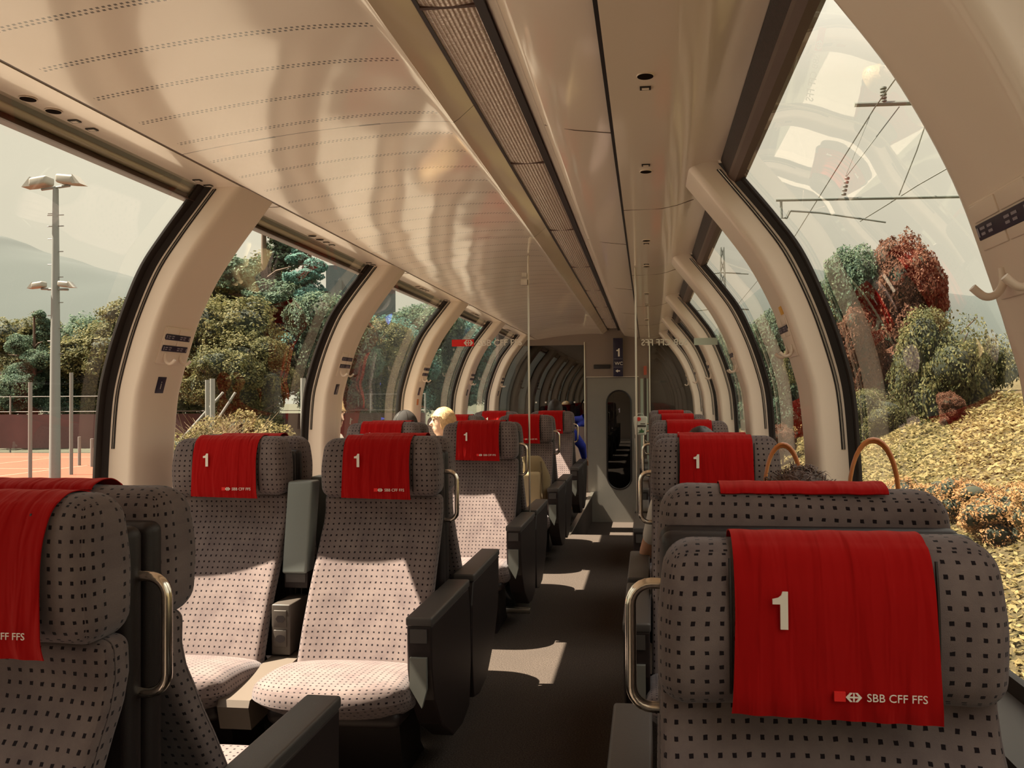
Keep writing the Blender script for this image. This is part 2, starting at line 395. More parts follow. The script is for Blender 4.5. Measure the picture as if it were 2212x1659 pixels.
# ------------------------------------------------------------------ the carriage shell
YB, YE = -3.2, 11.4           # rear and far end of the saloon
PITCHW = 1.8785; PY0 = 2.944; PW = 0.306
G = [(1.380, 0.70), (1.382, 0.90), (1.378, 1.06), (1.362, 1.30), (1.330, 1.45), (1.277, 1.61), (1.198, 1.79), (1.108, 1.92), (1.008, 2.045), (0.935, 2.135)]
I_ = [(1.262, 0.70), (1.262, 0.90), (1.258, 1.10), (1.241, 1.30), (1.222, 1.385), (1.196, 1.475), (1.144, 1.63), (1.066, 1.785), (0.980, 1.91), (0.902, 2.01), (0.835, 2.095), (0.800, 2.135)]
def resample(P_, n):
    d = [0.0]
    for a, b in zip(P_, P_[1:]): d.append(d[-1] + (b - a).length)
    out = []; j = 0
    for k in range(n + 1):
        t = d[-1] * k / n
        while j < len(P_) - 2 and d[j + 1] < t: j += 1
        out.append(P_[j].lerp(P_[j + 1], (t - d[j]) / max(1e-9, d[j + 1] - d[j])))
    return out
GC = resample(catmull([(a, b, 0) for a, b in G], 10), 56); IC = resample(catmull([(a, b, 0) for a, b in I_], 10), 56)
NS = len(GC)
# floor: flat until the ramp, podiums carry on under the seats
mb = MB()
mb.box((-1.40, YB, -0.06), (1.40, 7.9, 0.0)); mb.box((-1.40, 7.9, -0.5), (-0.085, YE, 0.0)); mb.box((0.60, 7.9, -0.5), (1.40, YE, 0.0))
mb.add([(-0.085, 7.9, 0), (0.60, 7.9, 0), (0.60, 9.9, -0.40), (-0.085, 9.9, -0.40)], [(0, 1, 2, 3)])
mb.add([(-0.085, 9.9, -0.40), (0.60, 9.9, -0.40), (0.60, YE, -0.40), (-0.085, YE, -0.40)], [(0, 1, 2, 3)])
tag(mb.obj('floor', CARP, smooth=False), 'dark grey carpet along the aisle and under the seats, ramping down at the far end', 'floor', kind='structure')
for nm, s in (('wall_left', -1), ('wall_right', 1)):
    mb = MB()
    mb.prism([(s * 1.385, -0.5), (s * 1.42, -0.5), (s * 1.42, 0.72), (s * 1.385, 0.72)], 'y', YB, YE)
    mb.prism([(s * 1.262, 0.70), (s * 1.40, 0.72), (s * 1.40, 0.69), (s * 1.275, 0.66), (s * 1.30, 0.25), (s * 1.38, 0.0), (s * 1.36, 0.0), (s * 1.285, 0.25), (s * 1.262, 0.66)], 'y', YB, YE)
    tag(mb.obj(nm, CONS, smooth=False), 'low side wall with sill ledge under the %s windows' % ('left' if s < 0 else 'right'), 'wall', kind='structure')
# arched and side ceiling panels
def strip(name, prof, m, y0=YB, y1=YE, thick=0.006, kind='structure', parent=None, seg=1, label=None):
    mb = MB(); n = len(prof)
    up = [(p[0], p[1] + thick) for p in prof]
    mb.prism(list(prof) + list(reversed(up)), 'y', y0, y1)
    o = mb.obj(name, m, parent)
    if kind and not parent: tag(o, label, None, None, kind)
    return o
archc = [(p.x, p.y) for p in catmull([(-0.822, 2.102, 0), (-0.66, 2.126, 0), (-0.40, 2.156, 0), (-0.136, 2.172, 0), (0.04, 2.170, 0), (0.082, 2.164, 0)], 8)]
ceil = strip('ceiling', archc + [(0.100, 2.176), (0.128, 2.20), (0.147, 2.216)], CEIL, label='broad arched cream ceiling panels with punched rows of holes')
tag(ceil, cat='ceiling')
RP = [(0.357, 2.166), (0.37, 2.142), (0.39, 2.134), (0.46, 2.122), (0.574, 2.108)]
strip('trim_1', RP, CREAM2, label='smooth cream ceiling panel between the lamp strip and the dark slot')
SPR = [(0.586, 2.082), (0.70, 2.082), (0.745, 2.084)] + [(p.x, p.y) for p in catmull([(0.745, 2.084, 0), (0.81, 2.097, 0), (0.875, 2.118, 0), (0.938, 2.124, 0)], 4)][1:]
strip('trim_2', SPR, CREAM2, label='cream side ceiling panel above the right windows with round spotlights')
strip('trim_3', [(-1.002, 2.100), (-0.92, 2.099), (-0.832, 2.100)], CREAM2, label='flat cream side ceiling panel above the left windows with round spotlights')
strip('trim_4', [(p.x, p.y) for p in catmull([(-1.040, 2.076, 0), (-1.020, 2.071, 0), (-1.004, 2.080, 0), (-1.002, 2.100, 0)], 3)], CREAM2, label='rounded cream rail over the left windows')
for k in range(-3, 5):   # thin joints of the side panels
    y = 3.49 + PITCHW * k
    if YB < y < YE:
        mb = MB(); mb.prism([(0.586, 2.0805), (0.745, 2.0825), (0.81, 2.0955), (0.875, 2.1165), (0.875, 2.12), (0.586, 2.09)], 'y', y - 0.0016, y + 0.0016)
        mb.prism([(0.37, 2.1405), (0.46, 2.1205), (0.574, 2.1065), (0.574, 2.112), (0.37, 2.146)], 'y', y - 0.95 - 0.0016, y - 0.95 + 0.0016)
        mb.prism([(-1.0, 2.0985), (-0.832, 2.0985), (-0.832, 2.104), (-1.0, 2.104)], 'y', y - 0.2 - 0.0016, y - 0.2 + 0.0016)
        tag(mb.obj('trim_%d' % (30 + k), BROWN, smooth=False), 'thin dark joint line between ceiling panels', kind='structure')
# dark slots
mb = MB(); mb.box((0.574, YB, 2.10), (0.586, YE, 2.125)); tag(mb.obj('trim_5', BLACKP, smooth=False), 'narrow dark slot along the ceiling right of the lamps', kind='structure')
mb = MB(); mb.box((-0.832, YB, 2.102), (-0.822, YE, 2.12)); tag(mb.obj('trim_6', BROWN, smooth=False), 'narrow dark slot beside the arched ceiling panel', kind='structure')
# lamp channel: white lip, black trim
strip('trim_7', [(0.312, 2.222), (0.322, 2.215), (0.345, 2.18), (0.357, 2.166)], CREAM2, label='pale bevelled lip right of the lamp strip')
mb = MB(); mb.box((0.288, YB, 2.212), (0.312, YE, 2.23)); mb.box((0.147, YB, 2.214), (0.157, YE, 2.23)); tag(mb.obj('trim_8', BLACKP, smooth=False), 'black edging on both sides of the lamp strip', kind='structure')
# window-head cassettes (roller blinds)
mb = MB(); mb.prism([(-1.003, 2.046), (-1.045, 2.046), (-1.045, 2.076), (-1.022, 2.071)], 'y', YB, YE)
tag(mb.obj('trim_9', BROWN, smooth=False), 'brown window head strip along the left windows', kind='structure')
mb = MB(); mb.prism([(0.985, 2.045), (1.02, 2.05), (1.02, 2.075), (0.970, 2.072), (0.968, 2.060)], 'y', YB, YE)
mb.prism([(0.968, 2.060), (0.962, 2.068), (0.975, 2.08)], 'y', YB, YE)
tag(mb.obj('trim_10', mat('taupe_lip', (0.10, 0.058, 0.045), 0.5), smooth=False), 'taupe double lip along the right window heads', kind='structure')
mb = MB(); mb.prism([(0.962, 2.068), (0.938, 2.122), (0.95, 2.13), (0.985, 2.08)], 'y', YB, YE)
tag(mb.obj('trim_11', BLIND, smooth=False), 'dark speckled roller blind cassette over the right windows', kind='structure')
# roof shell above, so that no daylight leaks in
mb = MB(); rp = [(-0.995, 2.088), (-0.95, 2.16), (-0.7, 2.32), (-0.3, 2.40), (0.3, 2.40), (0.7, 2.32), (0.95, 2.16), (0.985, 2.092)]
mb.prism(rp + [(p[0] * 1.02, p[1] + 0.03) for p in reversed(rp)], 'y', YB - 0.05, YE + 0.05)
tag(mb.obj('trim_12', mat('outer_roof', (0.35, 0.33, 0.3), 0.6)), 'outer roof skin of the carriage', kind='structure')
mb = MB(); mb.box((-1.42, YB - 0.06, -0.5), (1.42, YB, 2.40)); tag(mb.obj('wall_back', CREAM, smooth=False), 'cream end wall behind the viewer', 'wall', kind='structure')

# pillars, windows
SEC = [(0.0, 0.0), (0.10, 0.002), (0.12, 0.004), (0.80, 0.006), (0.90, 0.010), (0.965, 0.021), (0.99, 0.033), (1.0, 0.052), (1.0, 0.254), (0.99, 0.273), (0.965, 0.285), (0.90, 0.296), (0.80, 0.300), (0.0, PW)]
def arch_pt(side, y, i, s):
    a = GC[i].lerp(IC[i], s); return (side * a.x, y, a.y)
def interp_inner(z):
    for i in range(NS - 1):
        a, b = IC[i], IC[i + 1]
        if a.y <= z <= b.y:
            t = (z - a.y) / (b.y - a.y); d = (b - a).normalized(); return a.x + (b.x - a.x) * t, d
    return IC[-1].x, (IC[-1] - IC[-2]).normalized()
def sheet(side, y0, y1, s0, s1, i0=0, i1=None):
    i1 = NS - 1 if i1 is None else i1
    mb = MB(); n = i1 - i0
    mb.grid(lambda u, v: arch_pt(side, y0 + (y1 - y0) * v, i0 + int(round(u * n)), s0 + (s1 - s0) * v), n, 1)
    return mb
wn = 0; tn = 40
for side, sn in ((-1, 'left'), (1, 'right')):
    for k in range(-4, 5):
        y = PY0 + PITCHW * k
        if y > YB and y < YE:
            mb = MB(); m_ = len(SEC) - 1
            mb.grid(lambda u, v: arch_pt(side, y + SEC[int(round(v * m_))][1], int(round(u * (NS - 1))), SEC[int(round(v * m_))][0]), NS - 1, m_)
            t_ = mb.obj('trim_%d' % tn, CREAM); tn += 1
            tag(t_, 'cream curved pillar between two %s windows' % sn, 'pillar', kind='structure')
            sk = MB(); sk.grid(lambda u, v: arch_pt(side, y - 0.012 + 0.018 * (v > 0.4), 4 + int(round(u * (NS - 6))), (-0.05, 0.20, 0.20)[int(round(v * 2))]), NS - 6, 2); sk.obj('black_seal', SEAL, t_)
            for s_, nm, mm, w_ in ((0.335, 'blind_guide', BLACKP, 0.0026), (0.255, 'blind_guide', BLACKP, 0.0014), (0.295, 'guide_rail', ALU, 0.0022)):
                g = MB(); i0 = 15
                g.tube([arch_pt(side, y + 0.003, i, s_) for i in range(i0, NS - 2)], w_, 6); g.obj(nm, mm, t_)
        ya = max(YB, y + PW); yb_ = min(YE, y + PITCHW)
        if yb_ - ya < 0.3: continue
        wn += 1
        W = empty('window_%d' % wn, (0, 0, 0)); tag(W, 'curved glass window on the %s side' % sn, 'window', kind='structure')
        gl = MB(); gl.grid(lambda u, v: arch_pt(side, ya + (yb_ - ya) * v, int(round(u * (NS - 2))), -0.03), NS - 2, 1); gl.obj('glass', GLS, W)
        sl = MB()
        for a, b in ((ya, ya + 0.035), (yb_ - 0.045, yb_ + 0.002)):
            for s0, s1, yy0, yy1 in ((0.0, 0.0, a, b), (-0.08, 0.0, a, a), (-0.08, 0.0, b, b)):
                sl.grid(lambda u, v: arch_pt(side, yy0 + (yy1 - yy0) * v, int(round(u * (NS - 2))), s0 + (s1 - s0) * v), NS - 2, 1)
        sl.prism([(side * 1.375, 0.70), (side * 1.392, 0.70), (side * 1.392, 0.75), (side * 1.375, 0.75)], 'y', ya, yb_)
        sl.obj('seal', SEAL, W)

# ------------------------------------------------------------------ ceiling fittings
lamp0 = None
LN = ['nearest, pale pinkish section', 'second section', 'third section', 'fourth section', 'fifth section', 'sixth section', 'seventh section', 'eighth section', 'ninth section']
ys = [1.89 + 1.31 * k for k in range(-2, 8)]
for i in range(len(ys) - 1):
    y0, y1 = ys[i], ys[i + 1]
    if y0 > 11.2: break
    y1 = min(y1, YE)
    if lamp0 is None:
        lamp0 = empty('ceiling_light', (0.222, y0, 2.23))
        mb = MB()
        def lens(u, v): return (-0.066 + 0.132 * u, 0.006 + 1.298 * v, -0.012 - 0.006 * math.sin(PI * u))
        mb.grid(lens, 10, 4); mb.grid(lambda u, v: (lens(u, v)[0], lens(u, v)[1], -0.006), 10, 4)
        mb.obj('lens', LENS, lamp0)
        mb = MB(); mb.box((-0.066, 0.0, -0.004), (0.066, 1.31, 0.03)); mb.box((-0.066, -0.006, -0.018), (0.066, 0.006, 0.0)); mb.obj('housing', BROWN, lamp0, smooth=False)
        index_tree(lamp0); L = lamp0
    else:
        L = copy_tree(lamp0); L.location = (0.222, y0, 2.23)
    tag(L, 'ribbed glass ceiling lamp panel, %s counting from the camera' % LN[i].replace('nearest, pale pinkish section', 'first'), 'ceiling light', 'ribbed lamp panels over the aisle')
RECESS = mat('dark_recess', (0.012, 0.007, 0.006), 0.95, spec=0.05)
def disc(name, r, h, m, parent=None, n=24):
    mb = MB(); mb.tube([(0, 0, -h), (0, 0, h)], r, n); return mb.obj(name, m, parent, angle=30)
sp0 = empty('spotlight', (0, 0, 0)); disc('bowl', 0.0195, 0.0018, RECESS, sp0); 
mb = MB(); mb.tube([(0.0205 * math.cos(2 * PI * k / 24), 0.0205 * math.sin(2 * PI * k / 24), 0) for k in range(24)], 0.0016, 5, closed=True); mb.obj('rim', CREAM, sp0)
index_tree(sp0); used = [False]
bt0 = empty('reading_light_button', (0, 0, 0)); mb = MB(); mb.box((-0.014, -0.011, -0.0015), (0.014, 0.011, 0.0015)); mb.obj('bezel', BLACKP, bt0, smooth=False)
mb = MB(); mb.box((-0.009, -0.006, -0.0025), (0.009, 0.006, 0.0)); mb.obj('key', CREAM, bt0, smooth=False); index_tree(bt0); usedb = [False]
def put(proto, flag, loc, rx=0.0):
    o = proto if not flag[0] else copy_tree(proto); flag[0] = True; o.location = loc; o.rotation_euler = (0, rx, 0); return o
ORD = ['first', 'second', 'third', 'fourth', 'fifth', 'sixth', 'seventh', 'eighth', 'ninth', 'tenth', 'eleventh', 'twelfth']
for g in range(-1, 5):
    y0 = 2.55 + PITCHW * g
    for sgn in (-1, 1):
        for (dy1, dy2) in ((0.545, 0.45),):
            for j, d in enumerate((0.545, 0.45)):
                y = y0 + sgn * d
                if y < 0.4: continue
                tag(put(sp0, used, (-0.938, y, 2.097)), 'round dark spotlight over left windows, %s, %s the %s joint' % ('nearer of its pair' if (j == 0) == (sgn < 0) else 'farther of its pair', 'before' if sgn < 0 else 'beyond', ORD[g + 1]), 'spotlight', 'spotlights over the left windows')
            for j, d in enumerate((0.365, 0.29)):
                y = y0 + sgn * d
                if y < 0.4: continue
                tag(put(bt0, usedb, (-0.938, y, 2.097)), 'square button over left windows, %s, %s the %s joint' % ('nearer of its pair' if (j == 0) == (sgn < 0) else 'farther of its pair', 'before' if sgn < 0 else 'beyond', ORD[g + 1]), 'button', 'buttons over the left windows')
for k, (a, b) in enumerate(((2.03, 2.11), (2.895, 2.815), (4.178, 4.267), (5.01, 4.93), (6.31, 6.40), (7.14, 7.06), (8.44, 8.53), (9.27, 9.19))):
    tag(put(sp0, used, (0.679, a, 2.0805)), 'round dark ceiling spotlight over the right seats, %s from the camera' % ORD[k], 'spotlight', 'spotlights over the right seats')
    tag(put(bt0, usedb, (0.679, b, 2.0805)), 'small rectangular button beside the %s spotlight over the right seats' % ORD[k], 'button', 'buttons over the right seats')

# ------------------------------------------------------------------ coat hooks, seat number plates and stickers on the pillars
def pillar_frame(side, y, z):
    x, d = interp_inner(z)                      # d: direction up along the inner face (x,z)
    up = Vector((side * d.x, 0, d.y)).normalized(); nrm = Vector((-side * d.y, 0, d.x * 1.0)); nrm = Vector((-side * abs(d.y), 0, -abs(d.x))).normalized()
    yv = nrm.cross(up) * -1
    right = up.cross(nrm); right.normalize()
    Mx = Matrix(((right.x, up.x, nrm.x, side * x), (right.y, up.y, nrm.y, y), (right.z, up.z, nrm.z, z), (0, 0, 0, 1)))
    return Mx                                   # local x along the wall, y up the face, z into the room
def hook_panel():
    t = empty('coat_hook_panel')
    mb = MB()
    mb.rbox((0.19, 0.15, 0.006), 0.0025, (1, 1, 1), (0, 0.03, 0.0015), rf=2)
    for q in (-1, 1):
        for yy in (0.088, 0.045): mb.rbox((0.085, 0.026, 0.006), 0.002, (1, 1, 1), (q * 0.046, yy, 0.0045), rf=2)
    mb.obj('backing_plate', CREAM, t)
    for q in (-1, 1):
        h = MB(); h.tube(catmull([(q * 0.055, 0.0, 0.004), (q * 0.055, -0.022, 0.010), (q * 0.055, -0.034, 0.024), (q * 0.055, -0.032, 0.040), (q * 0.055, -0.014, 0.052)], 5), 0.0058, 10)
        h.obj('coat_hook', CREAM, t)
    return t
def plates(t, zs):
    for zz in zs:
        pm = MB(); pm.rbox((0.17, 0.024, 0.004), 0.0015, (1, 1, 1), (0, zz, 0.007), rf=2); p = pm.obj('number_plate', NAVY, t)
        g = MB()
        for q in (-0.07, -0.045, 0.012, 0.035): g.box((q, zz - 0.006, 0.0092), (q + 0.014, zz - 0.002, 0.0096)); g.box((q, zz + 0.002, 0.0092), (q + 0.017, zz + 0.006, 0.0096))
        g.box((-0.082, zz - 0.007, 0.0092), (-0.076, zz + 0.007, 0.0096)); g.box((0.074, zz - 0.007, 0.0092), (0.080, zz + 0.007, 0.0096))
        g.obj('lettering', GREYP, p, smooth=False)
hl = hook_panel(); plates(hl, (0.066, 0.020)); index_tree(hl); fl = [False]
hr = hook_panel(); plates(hr, (0.060,)); index_tree(hr); fr_ = [False]
info = empty('information_sticker'); mb = MB(); mb.rbox((0.055, 0.066, 0.003), 0.001, (1, 1, 1), (0, 0, 0.001), rf=2); mb.obj('panel', NAVY, info)
mb = MB(); mb.box((-0.0015, -0.016, 0.0026), (0.0015, 0.006, 0.003)); mb.box((-0.0015, 0.010, 0.0026), (0.0015, 0.014, 0.003)); mb.obj('symbol', WHITE, info, smooth=False)
index_tree(info); fi = [False]
def put2(proto, flag, Mx):
    o = proto if not flag[0] else copy_tree(proto); flag[0] = True; o.matrix_world = Mx; return o
for k in range(-1, 5):
    y = PY0 + PITCHW * k + 0.155
    if k >= 0:
        tag(put2(hl, fl, pillar_frame(-1, y, 1.485)), 'cream coat hook plate with two dark number strips on the %s left pillar' % ORD[k], 'coat hook', 'coat hook plates on the left pillars')
        tag(put2(info, fi, pillar_frame(-1, y - 0.02, 1.36)), 'small navy information sticker below the hooks on the %s left pillar' % ORD[k], 'sticker', 'information stickers on the left pillars')
    tag(put2(hr, fr_, pillar_frame(1, y, 1.485)), 'cream coat hook plate with one dark number strip on the %s right pillar' % ORD[k + 1], 'coat hook', 'coat hook plates on the right pillars')
st = MB(); st.rbox((0.05, 0.05, 0.003), 0.001, (1, 1, 1), (0, 0, 0.001), rf=2); o = st.obj('warning_sticker', mat('orange_sticker', (0.55, 0.16, 0.04), 0.5)); o.matrix_world = pillar_frame(-1, PY0 + PITCHW * 2 + 0.14, 1.27)
tag(o, 'small orange and red sticker low on the third left pillar', 'sticker')
st = MB(); st.rbox((0.05, 0.03, 0.003), 0.001, (1, 1, 1), (0, 0, 0.001), rf=2); o = st.obj('warning_sticker', mat('yellow_sticker', (0.75, 0.40, 0.05), 0.5)); o.matrix_world = pillar_frame(1, PY0 + 0.10, 1.605)
tag(o, 'small yellow sticker above the number strip on the second right pillar', 'sticker')

# ------------------------------------------------------------------ seats
def yprof(z):   # front face of the backrest
    P = [(0.30, -0.245), (0.40, -0.214), (0.50, -0.174), (0.60, -0.124), (0.68, -0.078), (0.742, -0.038), (0.795, -0.009), (0.835, 0.016), (0.88, 0.030), (0.96, 0.026)]
    if z <= P[0][0]: return P[0][1]
    for (a, b), (c, d) in zip(P, P[1:]):
        if z <= c:
            t = (z - a) / (c - a); return b + (d - b) * t
    return P[-1][1]
def make_seat(side, kind):
    """side: +1/-1 = aisle on local +x/-x, 0 = window seat. Faces local -y; headrest front at y=0, pair plane at y=0.14"""
    t = empty('train_seat')
    # headrest
    def dh(x):
        z = x.z / 0.112; bulge = 0.014 * (1 - z * z) * (1 if x.y < 0 else 0.3)
        e_ = abs(x.x) / 0.228
        wing = -0.012 * max(0, e_ - 0.55) / 0.45 if x.y < 0 else 0
        sy = 1.0 - 0.18 * max(0, z) ** 2
        return (x.x * (1.0 - 0.05 * max(0, z)), x.y * sy - (bulge if x.y < 0 else -bulge) + wing, x.z + (0.004 * math.sin(x.x * 9)))
    mb = MB(); mb.rbox((0.456, 0.108, 0.224), 0.042, (14, 3, 7), (0, 0.056, 1.053), dh, rf=4); hd = mb.obj('headrest', FAB, t)
    for q in (-0.132, 0.132):
        sm = MB(); sm.tube([(q, -0.014 - 0.002 + 0.056 - 0.056 + (0.014 * ((zz - 1.053) / 0.112) ** 2), zz) for zz in [0.965 + 0.18 * j / 10 for j in range(11)]], 0.0022, 5); sm.obj('seam', SHELL, hd)
    # red cloth over the headrest
    P = [(-0.022, 0.944), (-0.026, 0.965), (-0.026, 1.0), (-0.0245, 1.05), (-0.019, 1.10), (-0.005, 1.138), (0.012, 1.158), (0.035, 1.170), (0.058, 1.172), (0.076, 1.169), (0.088, 1.164), (0.094, 1.157)]
    PC = catmull([(a, b, 0) for a, b in P], 5)
    def cov(u, v, off=0.0):
        p = PC[int(round(v * (len(PC) - 1)))]
        hw = 0.127 + 0.006 * max(0, 1 - v * 3.2)
        low = max(0.0, 1 - v * 2.5)
        wr = 0.0011 * math.sin(u * 41 + 2 * math.sin(v * 5)) * (0.4 + low) + 0.0008 * math.sin(u * 23 + 1.3)
        x = (u - 0.5) * 2 * hw
        sag = -0.006 * u * low
        dip = 0.001 * math.sin(PI * u)
        if v > 0.55: return (x, p.x + (off if v > .8 else 0), p.y + off * 0.7 + wr * 0.5)
        return (x, p.x + wr - off - dip * low, p.y + sag + off * (v > 0.45))
    mb = MB(); nu, nv = 56, len(PC) - 1
    mb.grid(lambda u, v: cov(u, v), nu, nv); mb.grid(lambda u, v: cov(u, v, 0.0022), nu, nv)
    for a, b in ((0, 0), (1, 1)):
        mb.grid(lambda u, v: cov(a, v, 0.0022 * u), 1, nv)
    mb.grid(lambda u, v: cov(u, 0, 0.0022 * v), nu, 1)
    cv = mb.obj('headrest_cover', RED, t)
    one = link('class_number', digit_one(0.049, WHITE, 0.0022), None, cv); one.location = (-0.080, -0.0290, 1.058)
    em = MB(); emblem(em, 0.020, 0.9745, 0.0115, -0.0348, -0.0336); em.obj('emblem', WHITE, cv, smooth=False)
    lb = MB(); lb.box((-0.004, -0.0338, 0.9685), (0.010, -0.0300, 0.9805)); lb.obj('logo_patch', LOGOR, cv, smooth=False)
    tx = link('lettering', textmesh('SBB CFF FFS', 0.0145, WHITE, 0.0004, 0.0), None, cv); tx.matrix_local = Matrix.Translation((0.036, -0.0338, 0.9695)) @ Matrix.Rotation(PI / 2, 4, 'X')
    # backrest cushion
    def db(x):
        z = x.z + 0.625; e_ = min(1.0, abs(x.x) / 0.225)
        yf = yprof(z) + 0.026 * (1 - e_ * e_) * (0.30 + 0.70 * min(1.0, max(0.0, (z - 0.30) / 0.22)) * min(1.0, max(0.0, (0.96 - z) / 0.10)))
        crease = 0.006 * math.exp(-((z - 0.795) / 0.008) ** 2) * (1 if abs(x.x) < 0.13 else 0)
        tt = (x.y + 0.05) / 0.10
        wd = 1.0 + 0.05 * (0.95 - z)
        if x.y < 0: yy = yf + crease + (x.y + 0.05)
        else: yy = yprof(z) + 0.07 + (x.y - 0.05)
        return (x.x * wd, yy, x.z)
    mb = MB(); mb.rbox((0.450, 0.10, 0.63), 0.022, (12, 2, 44), (0, 0, 0.625), db, rf=3); mb.obj('backrest', FAB, t)
    # seat cushion
    def dc(x):
        yy = (x.y + 0.25) / 0.5; fr_y = max(0.0, 1 - yy)       # 0 front .. 1 back
        top = 0.030 * math.sin(PI * min(1, max(0, yy * 0.9 + 0.12))) - 0.045 * yy
        e_ = abs(x.x) / 0.25
        side = -0.020 * e_ ** 3
        if x.z > 0: z = x.z + top + side
        else: z = x.z + 0.02 * max(0, 0.3 - yy) * 3
        return (x.x, x.y + fr_y * (0.105 * min(1.0, e_) ** 3 + (0.09 * min(1.0, -x.z / 0.06) if x.z < 0 else 0.0)), z)
    mb = MB(); mb.rbox((0.510, 0.50, 0.13), 0.045, (12, 14, 2), (0, -0.375, 0.355), dc, rf=4); mb.obj('seat_cushion', FAB, t)
    # shells and pedestal
    mb = MB(); mb.rbox((0.445, 0.040, 0.80), 0.018, (2, 1, 8), (0, 0, 0.70), lambda x: (x.x, x.y + 0.112, x.z), rf=3)
    mb.obj('back_shell', SHELL, t)
    mb = MB(); mb.rbox((0.44, 0.36, 0.06), 0.028, (2, 2, 1), (0, -0.30, 0.285), lambda x: (x.x, x.y, x.z + 0.03 * max(0, -x.y * 2)), rf=3)
    mb.prism([(-0.05, 0.28), (-0.30, 0.28), (-0.24, 0.03), (-0.32, 0.0), (0.03, 0.0), (-0.02, 0.05)], 'x', -0.16, 0.16)
    mb.obj('pedestal', SHELL, t)
    s = side
    if side:
        x0, x1 = s * 0.238, s * 0.318
        poly = [(-0.455, 0.588), (-0.452, 0.45), (-0.42, 0.345), (-0.33, 0.235), (-0.16, 0.13), (-0.02, 0.115), (0.10, 0.14), (0.13, 0.30), (0.12, 0.50), (0.09, 0.588)]
        mb = MB(); mb.prism(poly, 'x', min(x0, x1), max(x0, x1)); ap = mb.obj('side_panel', SHELL, t, smooth=False)
        bv = ap.modifiers.new('b', 'BEVEL'); bv.width = 0.006; bv.segments = 2; bv.limit_method = 'ANGLE'
        mb = MB(); mb.rbox((0.086, 0.56, 0.030), 0.008, (1, 1, 1), ((x0 + x1) / 2, -0.18, 0.600), rf=3); pad = mb.obj('armrest_pad', ARM, t)
        mb = MB(); mb.box((min(x0, x1) + 0.012, -0.462, 0.535), (max(x0, x1) - 0.014, -0.452, 0.578)); b_ = mb.obj('recline_button', ARM, ap, smooth=False)
        xi0, xi1 = min(x0, x1) + 0.012, max(x0, x1) - 0.014
        mb = MB(); mb.prism([(xi0, 0.49), (xi1, 0.49), (xi1, 0.39), ((xi0 + xi1) / 2 + 0.012, 0.335), (xi0, 0.40)], 'y', -0.468, -0.45); mb.obj('table_flap', FLAP, ap, smooth=False)
    if side and handle_on[0]:
        g = MB()
        xs, xe = s * 0.195, s * 0.268; z0, z1, rr, yh = 0.835, 1.020, 0.032, 0.118
        pts = [(xs, yh, z1)]
        for a in range(7): pts.append((xe - s * rr + s * rr * math.sin(a / 6 * PI / 2), yh, z1 - rr + rr * math.cos(a / 6 * PI / 2)))
        for a in range(7): pts.append((xe - s * rr + s * rr * math.cos(a / 6 * PI / 2), yh, z0 + rr - rr * math.sin(a / 6 * PI / 2)))
        pts.append((xs, yh, z0)); g.tube(pts, 0.0085, 12); g.obj('grab_handle', CHROME, t)
    if kind in ('single', 'window'):
        s = -side if side else kindside[0]
        mb = MB(); mb.rbox((0.05, 0.44, 0.030), 0.008, (1, 1, 1), (s * 0.262, -0.21, 0.600), rf=3); wa = mb.obj('armrest', ARM, t)
        mb = MB(); mb.prism([(-0.40, 0.585), (-0.36, 0.50), (-0.02, 0.30), (0.06, 0.30), (0.06, 0.585)], 'x', min(s * 0.242, s * 0.275), max(s * 0.242, s * 0.275)); mb.obj('bracket', SHELL, wa, smooth=False)
    index_tree(t)
    return t
kindside = [0]; handle_on = [True]
PROT = {}
def seat(side, kind, wallside, loc, rz, label, group, drop=0.0, shift=0.0):
    key = (side, kind, wallside, rz == 0)
    if key not in PROT:
        kindside[0] = wallside; handle_on[0] = (rz == 0); PROT[key] = make_seat(side, kind); o = PROT[key]
    else: o = copy_tree(PROT[key])
    o.location = loc; o.rotation_euler = (0, 0, rz)
    for c in children(o):      # headrests slide on their posts, cloths slip sideways
        if c.name.startswith('headrest'): c.location = (shift if 'cover' in c.name else 0, -0.003 if shift and 'cover' in c.name else 0, -drop - 0.010)
    tag(o, label, 'seat', group)
    return o
ROWY = [1.15 + 1.86 * k for k in range(6)]
XLA, XLW, XR = -0.317, -0.915, 0.917
ax = -0.035
RN = ['nearest', 'second', 'third', 'fourth', 'fifth', 'sixth']
cloth_off = []
for k, y in enumerate(ROWY):
    if k > 4: break
    yp = y + 0.28
    xo, yo = (ax, -0.02) if k == 0 else (0, 0)
    seat(1, 'aisle', 0, (XLA + xo, y + yo, 0), 0, 'aisle seat left of the aisle facing the camera, red headrest cloth, %s row' % RN[k], 'left aisle seats facing the camera', shift=0.035 if k == 0 else -0.004)
    seat(0, 'window', -1, (XLW + xo, y + yo, 0), 0, 'left window seat facing the camera, red headrest cloth, %s row' % RN[k], 'left window seats facing the camera')
    seat(-1, 'aisle', 0, (XLA + xo, yp + yo, 0), PI, 'aisle seat left of the aisle facing away, backing onto the %s row' % RN[k], 'left aisle seats facing away', shift=0.04 if k == 0 else 0.0)
    seat(0, 'window', 1, (XLW + xo, yp + yo, 0), PI, 'left window seat facing away from the camera, backing onto the %s row' % RN[k], 'left window seats facing away')
    seat(-1, 'single', 1, (XR, y, 0), 0, 'single seat right of the aisle facing the camera, red headrest cloth, %s row' % RN[k], 'right single seats facing the camera', drop=0.052 if k == 0 else 0)
    seat(1, 'single', -1, (XR, yp, 0), PI, 'single seat right of the aisle facing away, backing onto the %s row' % RN[k], 'right single seats facing away')

